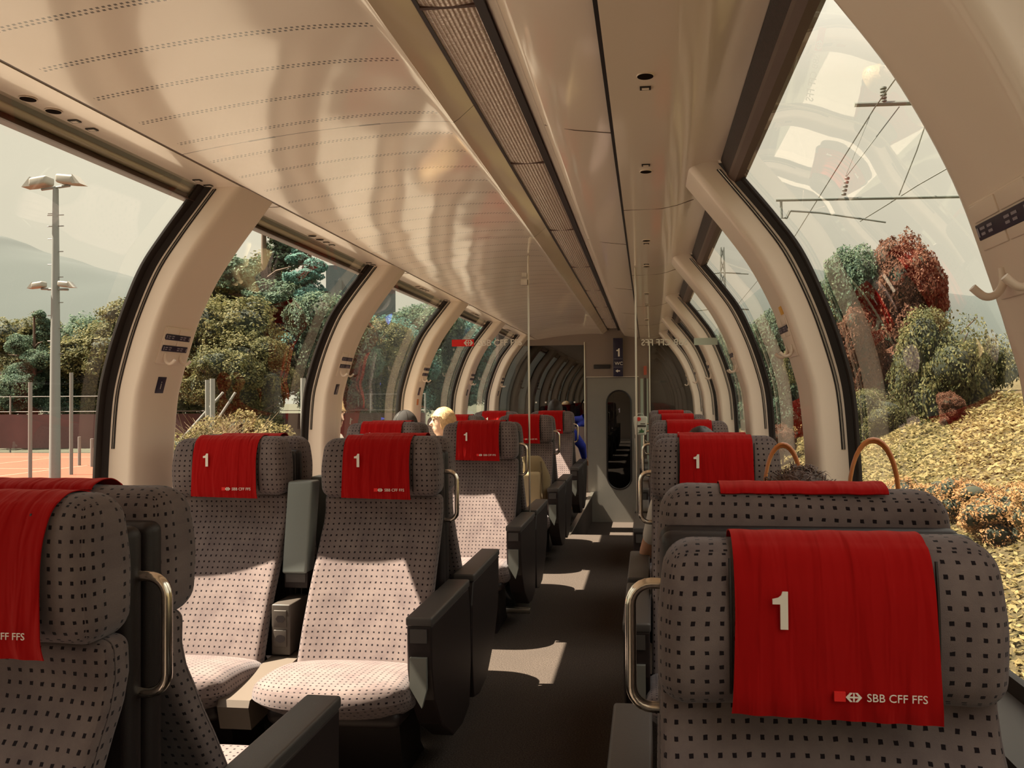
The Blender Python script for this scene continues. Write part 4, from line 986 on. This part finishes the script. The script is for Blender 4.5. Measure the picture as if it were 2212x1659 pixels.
for (x, y, h, lb) in ((-21.9, 28.2, 3.6, 'tall grey net-fence pole leaning beside the court, leftmost of three'), (-21.6, 30.0, 4.0, 'tall grey pole by the court, just left of the floodlight mast'), (-24.4, 34.3, 1.3, 'short net post on the clay court left of the mast'), (-23.3, 33.6, 1.25, 'short net post on the clay court nearest the mast'), (-21.2, 36.3, 1.35, 'short net post on the clay court right of the mast')):
    pole('court_post', x, y, h, 0.07, GPOST, lb, 'post', 'posts around the clay court')
for (x0, y0, x1, y1, nm, c_) in ((-17.6, 31.0, -14.9, 31.6, 'first', (0.40, 0.36, 0.28)), (-16.8, 32.0, -14.9, 32.6, 'second', (0.55, 0.42, 0.26))):
    g = MB(); g.tube([(x0 - 1.3, y0, GZ), (x1 - 1.3, y1, GZ + 3.2)], 0.05, 8); tag(g.obj('slanting_brace', GPOST), 'slanting brace pole beside the court near the black window seal, %s' % nm, 'brace', 'slanting brace poles')
# floodlight mast
MAST = mat('pale_mast_paint', (0.17, 0.18, 0.175), 0.5); LAMP = mat('floodlight_housing', (0.26, 0.25, 0.22), 0.5)
fm = empty('floodlight_mast', (-20.45, 27.6, GZ)); tag(fm, 'tall pale floodlight mast with two lamps at the tip and two lower ones', 'floodlight mast')
g = MB(); g.tube([(0, 0, 0), (0, 0, 4.6), (0, 0, 10.55)], [0.19, 0.16, 0.095], 14); g.obj('mast', MAST, fm)
g = MB()
for k in range(12): g.tube([(-0.10, 0, 4.6 + k * 0.46), (-0.30 if k % 2 else 0.30, 0, 4.6 + k * 0.46)] if k % 2 else [(0.10, 0, 4.6 + k * 0.46), (0.30, 0, 4.6 + k * 0.46)], 0.018, 6)
for z in (9.2, 9.6): g.tube([(-0.32, 0, z), (0.32, 0, z)], 0.018, 6)
g.obj('rungs', MAST, fm)
g = MB(); g.tube([(-0.55, 0, 10.55), (0.55, 0, 10.65)], 0.05, 8); g.tube([(-0.55, 0, 6.95), (0.5, 0, 6.9)], 0.04, 8); g.obj('crossarm', MAST, fm)
def flood(x, z, s, k=1.0):
    m_ = MB(); m_.rbox((0.70 * k, 0.5 * k, 0.32 * k), 0.09 * k, (2, 2, 2), (0, 0, 0), lambda q: (q.x, q.y, q.z - 0.12 * q.x * s), rf=3)
    m_.prism([(s * 0.30 * k, 0.16 * k), (s * 0.62 * k, -0.20 * k), (s * 0.28 * k, -0.18 * k)], 'y', -0.22 * k, 0.22 * k)
    o = m_.obj('floodlight', LAMP, fm); o.location = (x, -0.05, z); return o
flood(-0.52, 10.80, -1); flood(0.52, 10.84, 1); flood(-0.60, 7.08, -1, 0.62); flood(0.42, 7.08, 1, 0.62)
# court fence: posts, mesh and dark red windscreen
fn = empty('court_fence', (-30, 43, GZ)); tag(fn, 'mesh fence with dark reddish windbreak behind the clay court', 'fence')
g = MB(); g.box((-26, -0.02, 0.25), (19, 0.02, 2.15)); g.obj('windbreak', mat('dark_red_windbreak', (0.045, 0.020, 0.019), 0.9, vary=0.3, vscale=0.6), fn, smooth=False)
for k in range(16):
    g = MB(); g.tube([(-26 + 3 * k, 0.03, 0), (-26 + 3 * k, 0.03, 3.2)], 0.045, 8); g.obj('fence_post', GPOST, fn)
g = MB()
for z in (2.3, 3.15): g.tube([(-26, 0.03, z), (19, 0.03, z)], 0.02, 6)
g.obj('fence_rail', GPOST, fn)
for (x, y, h) in ((-11.5, 22.2, 3.5), (-9.0, 22.6, 3.5), (-14.6, 27.5, 3.6)):
    pole('field_post', x, y, h, 0.07, GPOST, 'white-topped grey field post beyond the second left window', 'post', 'field posts beyond the second left window')
mb = MB(); ellipsoid(mb, (0, 0, 0), (2.4, 1.2, 1.5)); mb.obj('x', None) if False else None
rk_ = MB()
def rockf(u, v):
    a = 2 * PI * u; b = PI * 0.5 * v; p = Vector((1.5 * math.sin(b) * math.cos(a), 0.9 * math.sin(b) * math.sin(a), 1.25 * math.cos(b))); return p * (1 + 0.18 * noise.noise(p * 1.5))
rk_.grid(rockf, 24, 10); o = rk_.obj('earth_mound', mat('ochre_earth', (0.08, 0.052, 0.028), 0.95, vary=0.3, vscale=2)); o.location = (-27.6, 44.5, GZ + 1.0); tag(o, 'ochre earth mound showing above the fence windbreak', 'mound')

# foliage
def crown_mesh(name, blobs, n, leaf, m, seed, droop=0.0):
    rr = random.Random(seed); V = []; F = []
    tot = sum(b[3] * b[4] for b in blobs)
    for b in blobs:
        cnt = int(n * b[3] * b[4] / tot)
        for _ in range(cnt):
            d = Vector((rr.gauss(0, 1), rr.gauss(0, 1), rr.gauss(0, 1))).normalized()
            k = rr.uniform(0.62, 1.0) ** 0.6
            q = Vector((b[0] + d.x * b[3] * k, b[1] + d.y * b[3] * k, b[2] + d.z * b[4] * k))
            q += Vector((noise.noise(q * 1.3), noise.noise(q * 1.3 + Vector((9, 0, 0))), noise.noise(q * 1.3 + Vector((0, 9, 0))))) * b[3] * 0.35
            s_ = leaf * rr.uniform(0.6, 1.3)
            a = (d + Vector((rr.uniform(-.9, .9), rr.uniform(-.9, .9), rr.uniform(-.5, 1.1)))).normalized()
            t1 = a.cross(Vector((rr.uniform(-1, 1), rr.uniform(-1, 1), rr.uniform(-1, 1)))).normalized(); t2 = a.cross(t1)
            t1 *= s_; t2 *= s_ * 0.6
            i = len(V); V += [q - t1, q + t2, q + t1, q - t2]; F.append((i, i + 1, i + 2, i + 3))
    me = bpy.data.meshes.new(name); me.from_pydata([tuple(v) for v in V], [], F); me.materials.append(m); return me
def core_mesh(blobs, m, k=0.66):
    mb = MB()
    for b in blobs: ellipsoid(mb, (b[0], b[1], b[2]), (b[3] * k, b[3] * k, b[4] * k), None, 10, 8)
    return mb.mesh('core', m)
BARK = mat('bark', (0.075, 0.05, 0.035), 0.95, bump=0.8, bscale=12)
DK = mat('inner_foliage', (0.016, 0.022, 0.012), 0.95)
L_OL = leafmat('olive_leaves', [(0.0260, 0.0372, 0.0209), (0.0632, 0.0707, 0.0298), (0.1414, 0.1302, 0.0521), (0.2009, 0.1748, 0.0818)])
L_DK = leafmat('deep_green_leaves', [(0.0269, 0.0567, 0.0447), (0.0522, 0.0923, 0.0670), (0.0968, 0.1416, 0.0865), (0.1788, 0.2086, 0.1267)])
L_TE = leafmat('blue_green_needles', [(0.0329, 0.0820, 0.0728), (0.0638, 0.1549, 0.1366), (0.1093, 0.2186, 0.1822), (0.1822, 0.2732, 0.2004)])
L_RD = leafmat('russet_reflection_leaves', [(0.0500, 0.0225, 0.0150), (0.0938, 0.0400, 0.0250), (0.1438, 0.0688, 0.0413), (0.1875, 0.1125, 0.0688)])  # red seat covers mirrored in the window glass, painted in as leaf colour
#(0.0462, 0.0092, 0.0059), (0.0840, 0.0189, 0.0105), (0.1260, 0.0420, 0.0210), (0.1512, 0.0756, 0.0420)])
L_YG = leafmat('straw_green_leaves', [(0.0743, 0.0743, 0.0297), (0.1485, 0.1262, 0.0520), (0.2376, 0.1856, 0.0817), (0.2970, 0.2079, 0.0965)])
L_OR = leafmat('apricot_blossom', [(0.1430, 0.1073, 0.0429), (0.2717, 0.1573, 0.0644), (0.3575, 0.1930, 0.0929), (0.3932, 0.2574, 0.1430)])
KINDS = {}
def tree_kind(key, m, seed, H=9.0, Rr=3.2, n=42000, leaf=0.078, pine=False, trunk=True, extra=None):
    rr = random.Random(seed); blobs = []
    if pine:
        for k in range(15):
            z = H * (0.30 + 0.68 * k / 15); r_ = Rr * (1.0 - 0.80 * (k / 15) ** 1.1) * 0.5
            a = rr.uniform(0, 2 * PI); blobs.append((math.cos(a) * r_ * 0.9, math.sin(a) * r_ * 0.9, z, r_ * rr.uniform(0.75, 1.15), r_ * 0.38 + 0.12))
    else:
        blobs.append((0, 0, H * 0.62, Rr * 0.72, H * 0.30))
        for k in range(13):
            a = rr.uniform(0, 2 * PI); z = H * rr.uniform(0.28, 0.86); rad = Rr * 0.62 * math.sin(PI * min(0.95, max(0.15, (z / H - 0.1)))) 
            blobs.append((math.cos(a) * rad, math.sin(a) * rad, z, Rr * rr.uniform(0.28, 0.46), Rr * rr.uniform(0.24, 0.40)))
    fol = crown_mesh('crown', blobs, n, leaf, m, seed)
    tm = MB(); top = H * (0.96 if pine else 0.62)
    tm.tube([(0, 0, 0), (0.08, 0.03, H * 0.3), (0.02, -0.05, top)], [H * 0.026, H * 0.02, H * 0.006], 10)
    for k in range(7):
        z = H * (0.25 + 0.09 * k); a = k * 2.4; L_ = Rr * (0.75 - 0.07 * k)
        tm.tube([(0.05, 0, z), (math.cos(a) * L_ * 0.5, math.sin(a) * L_ * 0.5, z + L_ * (0.2 if pine else 0.4)), (math.cos(a) * L_, math.sin(a) * L_, z + L_ * (0.25 if pine else 0.7))], [H * 0.009, H * 0.006, 0.02], 6)
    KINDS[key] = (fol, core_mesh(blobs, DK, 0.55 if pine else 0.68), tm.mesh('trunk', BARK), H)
def tree(key, name, x, y, z, H, label, cat='tree', group=None, rz=0.0, wide=1.0):
    f, c, t_, h0 = KINDS[key]; e_ = empty(name, (x, y, z), rz); s_ = H / h0; e_.scale = (s_ * wide, s_ * wide, s_)
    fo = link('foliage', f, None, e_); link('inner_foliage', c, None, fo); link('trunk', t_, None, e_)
    tag(e_, label, cat, group); return e_
tree_kind('olive', L_OL, 1); tree_kind('olive2', L_OL, 2, Rr=3.6); tree_kind('dark', L_DK, 3, Rr=3.0); tree_kind('pine', L_TE, 4, H=11, Rr=3.4, n=45000, leaf=0.075, pine=True)
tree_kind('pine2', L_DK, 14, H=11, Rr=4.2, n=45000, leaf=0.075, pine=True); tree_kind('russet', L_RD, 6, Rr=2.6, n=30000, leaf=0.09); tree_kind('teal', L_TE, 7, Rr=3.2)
tree_kind('bush', L_YG, 8, H=3.0, Rr=2.6, n=24000, leaf=0.055); tree_kind('bushg', L_OL, 9, H=3.0, Rr=2.6, n=26000, leaf=0.055)
tree_kind('flower', L_OR, 10, H=1.0, Rr=0.9, n=6000, leaf=0.030)
rr = random.Random(5)
T = [('dark', -50, 52, 7.6), ('olive', -45, 51, 6.6), ('olive2', -41.5, 52, 7.0), ('dark', -37.5, 53, 7.4), ('olive', -34, 50, 6.8), ('olive2', -30.5, 50, 7.6), ('olive', -27.5, 51, 8.8), ('olive2', -25.3, 49, 9.6)]
for i, (k, x, y, h) in enumerate(T):
    tree(k, 'broadleaf_tree', x, y, GZ, h * 1.22 + 0.4, 'olive or dark green broadleaf tree in the belt behind the tennis court', 'tree', 'trees behind the tennis court', i * 1.3, 1.15)
tree('pine2', 'pine_tree', -37.5, 48, GZ, 8.9, 'small dark pine rising behind the tennis court beside the mast')
tree('pine2', 'pine_tree', -21.4, 46, GZ, 14.0, 'tall airy pine at the top of the second left window', wide=1.3)
tree('pine', 'pine_tree', -18.4, 45.5, GZ, 12.2, 'blue-green conifer right of the tall pine, second left window', wide=1.2)
tree('olive2', 'broadleaf_tree', -19.6, 38, GZ, 8.4, 'large sunlit olive-green tree filling the second left window', wide=1.15)
tree('olive', 'broadleaf_tree', -17.3, 35, GZ, 6.4, 'lower olive-green tree in front of the large one, second left window', wide=1.1)
tree('dark', 'broadleaf_tree', -16.2, 44, GZ, 9.2, 'dark reddish-green tree under the conifer, second left window')
tree('olive', 'broadleaf_tree', -15.2, 47, GZ, 8.2, 'pale olive tree beside the black seal, second left window')
FT = [('teal', -16.5, 54, 9.0), ('dark', -17, 62, 10.5), ('teal', -14.5, 66, 10.5), ('dark', -18, 74, 12), ('teal', -13.5, 78, 11.5), ('teal', -16.5, 90, 13.5), ('dark', -12.5, 94, 12), ('teal', -15, 110, 14), ('dark', -11.5, 118, 13), ('teal', -13, 140, 15), ('dark', -10, 150, 14), ('teal', -9, 185, 16)]
for i, (k, x, y, h) in enumerate(FT):
    tree(k, 'broadleaf_tree', x, y, GZ, h, 'blue-green trackside tree seen through the far left windows', 'tree', 'trackside trees beyond the far left windows', i * 2.1, 1.25)
tree('bush', 'reed_bush', -8.6, 17.2, GZ, 2.35, 'straw-coloured wispy bush low in the second left window', 'bush', wide=0.85)
g = MB(); rr = random.Random(3)
for _ in range(120):
    a = rr.uniform(0, 2 * PI); L_ = rr.uniform(0.5, 0.95); b0 = Vector((rr.uniform(-.7, .7), rr.uniform(-.5, .5), 1.7)); g.tube([b0, b0 + Vector((math.cos(a) * .25, math.sin(a) * .2, L_ * .6)), b0 + Vector((math.cos(a) * .6, math.sin(a) * .4, L_))], [0.008, 0.006, 0.003], 4)
o = g.obj('reed_stems', mat('straw', (0.18, 0.13, 0.07), 0.9)); o.location = (-8.6, 17.2, GZ); o['kind'] = 'stuff'; tag(o, 'thin straw stems sticking out of the bush in the second left window', 'reeds')
# tower block corner
bd = empty('apartment_block', (-22.2, 63, GZ)); tag(bd, 'grey-blue tower block corner above the trees, second left window', 'building')
g = MB(); g.box((-1.6, -1.5, 0), (1.6, 6, 13.2)); bw = g.obj('wall', mat('grey_blue_render', (0.055, 0.075, 0.078), 0.8), bd, smooth=False)
for f_ in range(5):
    for q in (-0.9, 0.4): g = MB(); g.box((q, -1.54, 1.5 + 2.3 * f_), (q + 0.6, -1.49, 2.8 + 2.3 * f_)); g.obj('window_pane', mat('dark_pane', (0.04, 0.06, 0.065), 0.2), bw, smooth=False)
# hills, with the distance haze put into their surface colour
def hill(name, prof, y, depth, m, label):
    mb = MB(); P_ = catmull([(a, b, 0) for a, b in prof], 8); n = len(P_) - 1
    mb.grid(lambda u, v: (P_[int(round(u * n))].x * (1 + 0.0 * v), y + depth * v, GZ + (P_[int(round(u * n))].y - GZ) * math.sin(PI * (0.02 + 0.5 * v)) ** 0.8 + 4 * noise.noise(Vector((P_[int(round(u * n))].x * 0.02, v * 5, 0))) * v), n, 14)
    tag(mb.obj(name, m), label, 'hill', kind='structure')
hill('hill', [(-2600, 150), (-2000, 210), (-1500, 225), (-1180, 222), (-1000, 216), (-900, 207), (-760, 196), (-700, 176), (-580, 142), (-420, 100), (-300, 70), (-120, 60)], 620, 290, mat('hazy_hillside', (0.036, 0.046, 0.044), 1.0, vary=0.03, vscale=0.01), 'hazy blue-green mountain beyond the tennis court')
hill('hill', [(60, 60), (140, 128), (210, 118), (330, 100), (520, 120)], 650, 250, mat('hazy_hillside', (0.036, 0.046, 0.044), 1.0), 'hazy hill seen through the second right window')

# right side: embankment
def bank_z(x, y):
    b = -1.6 if x < 2.6 else (-1.6 + 0.475 * (x - 2.6) if x < 8.6 else 1.25 + 0.06 * (x - 8.6))
    return b + 0.07 * noise.noise(Vector((x * 0.7, y * 0.7, 0))) * (1 if x > 2.6 else 0.2)
mb = MB(); mb.grid(lambda u, v: (1.8 + 60 * u ** 2, -20 + 160 * v, bank_z(1.8 + 60 * u ** 2, -20 + 160 * v)), 60, 240)
m, t, b = newmat('bank_grass')
tcn = t.nodes.new('ShaderNodeTexCoord'); n1 = t.nodes.new('ShaderNodeTexNoise'); n1.inputs['Scale'].default_value = 7; n1.inputs['Detail'].default_value = 8; n1.inputs['Roughness'].default_value = 0.7
t.links.new(tcn.outputs['Object'], n1.inputs['Vector']); rp_ = t.nodes.new('ShaderNodeValToRGB'); t.links.new(n1.outputs['Fac'], rp_.inputs[0])
els = rp_.color_ramp.elements; els[0].position = 0.32; els[0].color = (0.022, 0.026, 0.013, 1); els[1].position = 0.66; els[1].color = (0.165, 0.130, 0.070, 1)
k = els.new(0.45); k.color = (0.100, 0.082, 0.042, 1)
t.links.new(rp_.outputs[0], b.inputs['Base Color']); b.inputs['Roughness'].default_value = 0.95; b.inputs['Specular IOR Level'].default_value = 0.1
bp = t.nodes.new('ShaderNodeBump'); bp.inputs['Strength'].default_value = 1.0; bp.inputs['Distance'].default_value = 0.15; t.links.new(n1.outputs['Fac'], bp.inputs['Height']); t.links.new(bp.outputs[0], b.inputs['Normal'])
tag(mb.obj('embankment', m), 'sunlit yellow-green grassy embankment right of the line', 'embankment', kind='structure')
# grass tufts on the bank near the window
V = []; F = []; rr = random.Random(11)
for _ in range(60000):
    y = 4 + 34 * rr.random() ** 1.3; x = 2.9 + 5.9 * rr.random(); z = bank_z(x, y); k_ = (1 + y / 14)
    cl_ = noise.noise(Vector((x * 1.7, y * 1.7, 3.0)))
    q = Vector((x, y, z + 0.02 + max(0, cl_) * 0.22 * rr.random())); a = Vector((rr.uniform(-.8, .8), rr.uniform(-.8, .8), 1)).normalized()
    t1 = a.cross(Vector((rr.uniform(-1, 1), rr.uniform(-1, 1), rr.uniform(-1, 1)))).normalized(); t2 = a.cross(t1); sz = rr.uniform(0.018, 0.034) * k_
    i = len(V); V += [q - t1 * sz, q + t2 * sz * 0.5, q + t1 * sz, q - t2 * sz * 0.5]; F.append((i, i + 1, i + 2, i + 3))
me = bpy.data.meshes.new('ground_cover'); me.from_pydata([tuple(v) for v in V], [], F); me.materials.append(L_YG)
o = link('grass', me); tag(o, 'low leafy straw-green ground cover on the right embankment', 'grass', kind='stuff')
bz = bank_z
tree('dark', 'broadleaf_tree', 7.3, 27.0, bz(7.3, 27) - 1.2, 6.9, 'dark green crown of the big tree, middle of the nearest right window', wide=0.62)
tree('olive', 'broadleaf_tree', 6.3, 27.5, bz(6.3, 27) - 1.0, 6.0, 'olive green crown at the left of the reflection-tinted trees, nearest right window', wide=0.6)
tree('russet', 'reflection_tinted_tree', 8.45, 26.0, bz(8.4, 26) - 1.2, 6.7, 'tall russet-leaved tree right of the big green tree, nearest right window', wide=0.62)
tree('russet', 'reflection_tinted_tree', 6.75, 25.2, bz(6.7, 25) - 1.0, 4.9, 'lower russet-leaved tree in front of the green crowns, nearest right window', wide=0.55, rz=2.0)
tree('teal', 'broadleaf_tree', 9.3, 28.0, bz(9.3, 28) - 1.0, 5.6, 'blue-green tree at the right edge of the tree group, nearest right window', wide=0.6)
tree('dark', 'broadleaf_tree', 5.4, 29.5, bz(5.4, 29) - 1.0, 5.9, 'dark tree beside the black window seal, nearest right window', wide=0.7)
tree('bushg', 'round_bush', 7.95, 21.2, bz(7.9, 21) - 0.5, 2.9, 'large round green bush on the embankment crest, nearest right window', 'bush', wide=0.62)
tree('bushg', 'round_bush', 6.7, 22.5, bz(6.7, 22) - 0.4, 1.5, 'small green bush left of the large round one on the embankment', 'bush', wide=0.8)
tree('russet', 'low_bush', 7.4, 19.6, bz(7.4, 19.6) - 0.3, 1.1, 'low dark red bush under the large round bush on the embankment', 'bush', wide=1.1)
for i, (x, y) in enumerate(((4.9, 13.6), (5.1, 12.6), (5.2, 11.7), (5.0, 10.9), (5.35, 10.3), (5.2, 9.6), (4.5, 14.5), (5.6, 9.2), (4.2, 15.3))):
    tree('flower', 'flowering_bush', x, y, bz(x, y) - 0.12, 0.62, 'low apricot-coloured flowering bush along the embankment', 'bush', 'apricot bushes along the embankment', i * 1.7)
for i, (x, y, h) in enumerate(((5.2, 36, 6.0), (5.6, 44, 6.6), (6.0, 54, 7.0), (6.4, 68, 7.5), (6.6, 84, 8))):
    tree('dark', 'broadleaf_tree', x, y, bz(x, y) - 1.0, h, 'dark trackside tree seen through the far right windows', 'tree', 'trackside trees beyond the far right windows', i * 1.1, 0.8)
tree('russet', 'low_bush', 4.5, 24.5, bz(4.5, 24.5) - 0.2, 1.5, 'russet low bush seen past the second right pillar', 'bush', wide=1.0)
# overhead line equipment of the next track
STEEL = mat('overhead_steel', (0.11, 0.125, 0.115), 0.5); WIRE = mat('overhead_wire', (0.10, 0.11, 0.10), 0.5)
oh = empty('catenary_mast', (6.3, 12.0, 0.0)); tag(oh, 'overhead line mast with horizontal support tubes, nearest right window', 'catenary mast')
g = MB(); g.box((-0.09, -0.09, -0.2), (0.09, 0.09, 6.6)); g.obj('mast', STEEL, oh, smooth=False)
def rope(name, pts, r, m, parent): g = MB(); g.tube(pts, r, 8); return g.obj(name, m, parent)
ox, oy = 6.3, 12.0
rope('top_tube', [(3.58 - ox, 0, 5.36), (0, 0, 5.31)], 0.036, STEEL, oh); rope('register_tube', [(2.50 - ox, 0, 4.06), (0, 0, 4.00)], 0.022, STEEL, oh)
rope('steady_arm', [(2.70 - ox, 0, 3.90), (3.1 - ox, 0, 3.86), (3.98 - ox, 0, 3.70)], 0.013, STEEL, oh)
rope('drop_bracket', [(2.57 - ox, 0, 4.05), (2.575 - ox, 0, 3.80), (2.64 - ox, 0, 3.80), (2.69 - ox, 0, 3.90)], 0.018, STEEL, oh)
g = MB()
for k in range(5): g.tube([(3.42 - ox + 0.012 * k, 0, 4.10 + 0.055 * k), (3.425 - ox + 0.012 * k, 0, 4.125 + 0.055 * k)], 0.034, 10)
for k in range(5): g.tube([(3.97 - ox, 0, 5.38 + 0.045 * k), (3.97 - ox, 0, 5.40 + 0.045 * k)], 0.045, 10)
g.obj('insulator', STEEL, oh)
rope('tie_wire', [(4.18 - ox, 0, 5.30), (3.46 - ox, 0, 4.36)], 0.007, WIRE, oh); rope('tie_wire', [(3.80 - ox, 0, 5.22), (3.44 - ox, 0, 4.34)], 0.004, WIRE, oh)
def wire(name, pts, r, label): g = MB(); g.tube(pts, r, 6); tag(g.obj(name, WIRE), label, 'wire')
wire('carrying_wire', [(3.72, -2, 5.55), (3.85, 12, 5.30), (4.15, 20, 5.06), (4.9, 60, 5.2)], 0.009, 'overhead carrying wire sloping from the top tube past the support arms')
wire('contact_wire', [(4.66, 11.4, 5.9), (4.62, 12.2, 5.2), (4.59, 12.6, 4.85), (4.45, 13.0, 4.30)], 0.009, 'short wire hanging down towards the tree top, nearest right window')
wire('contact_wire', [(5.4, 12.0, 4.75), (4.72, 13.0, 4.44), (4.45, 13.6, 4.30), (4.28, 14.6, 4.25)], 0.009, 'wire rising from the tree top towards the right pillar')
lm = empty('lattice_mast', (5.15, 50, -0.5)); tag(lm, 'distant lattice mast with two cross arms, second right window', 'mast')
g = MB()
for a, b_ in ((-1, -1), (1, -1), (1, 1), (-1, 1)): g.tube([(a * 0.35, b_ * 0.35, 0), (a * 0.08, b_ * 0.08, 10.6)], 0.04, 6)
for k in range(14):
    s1 = 0.35 - 0.27 * k / 14; s2 = 0.35 - 0.27 * (k + 1) / 14; z1 = 10.6 * k / 14; z2 = 10.6 * (k + 1) / 14
    for a in (-1, 1): g.tube([(a * s1, -s1, z1), (-a * s2, -s2, z2)], 0.022, 5)
g.obj('lattice', STEEL, lm)
for z in (9.0, 6.9): rope('cross_arm', [(-1.5, 0, z), (0, 0, z + 0.12), (1.5, 0, z)], 0.04, STEEL, lm)
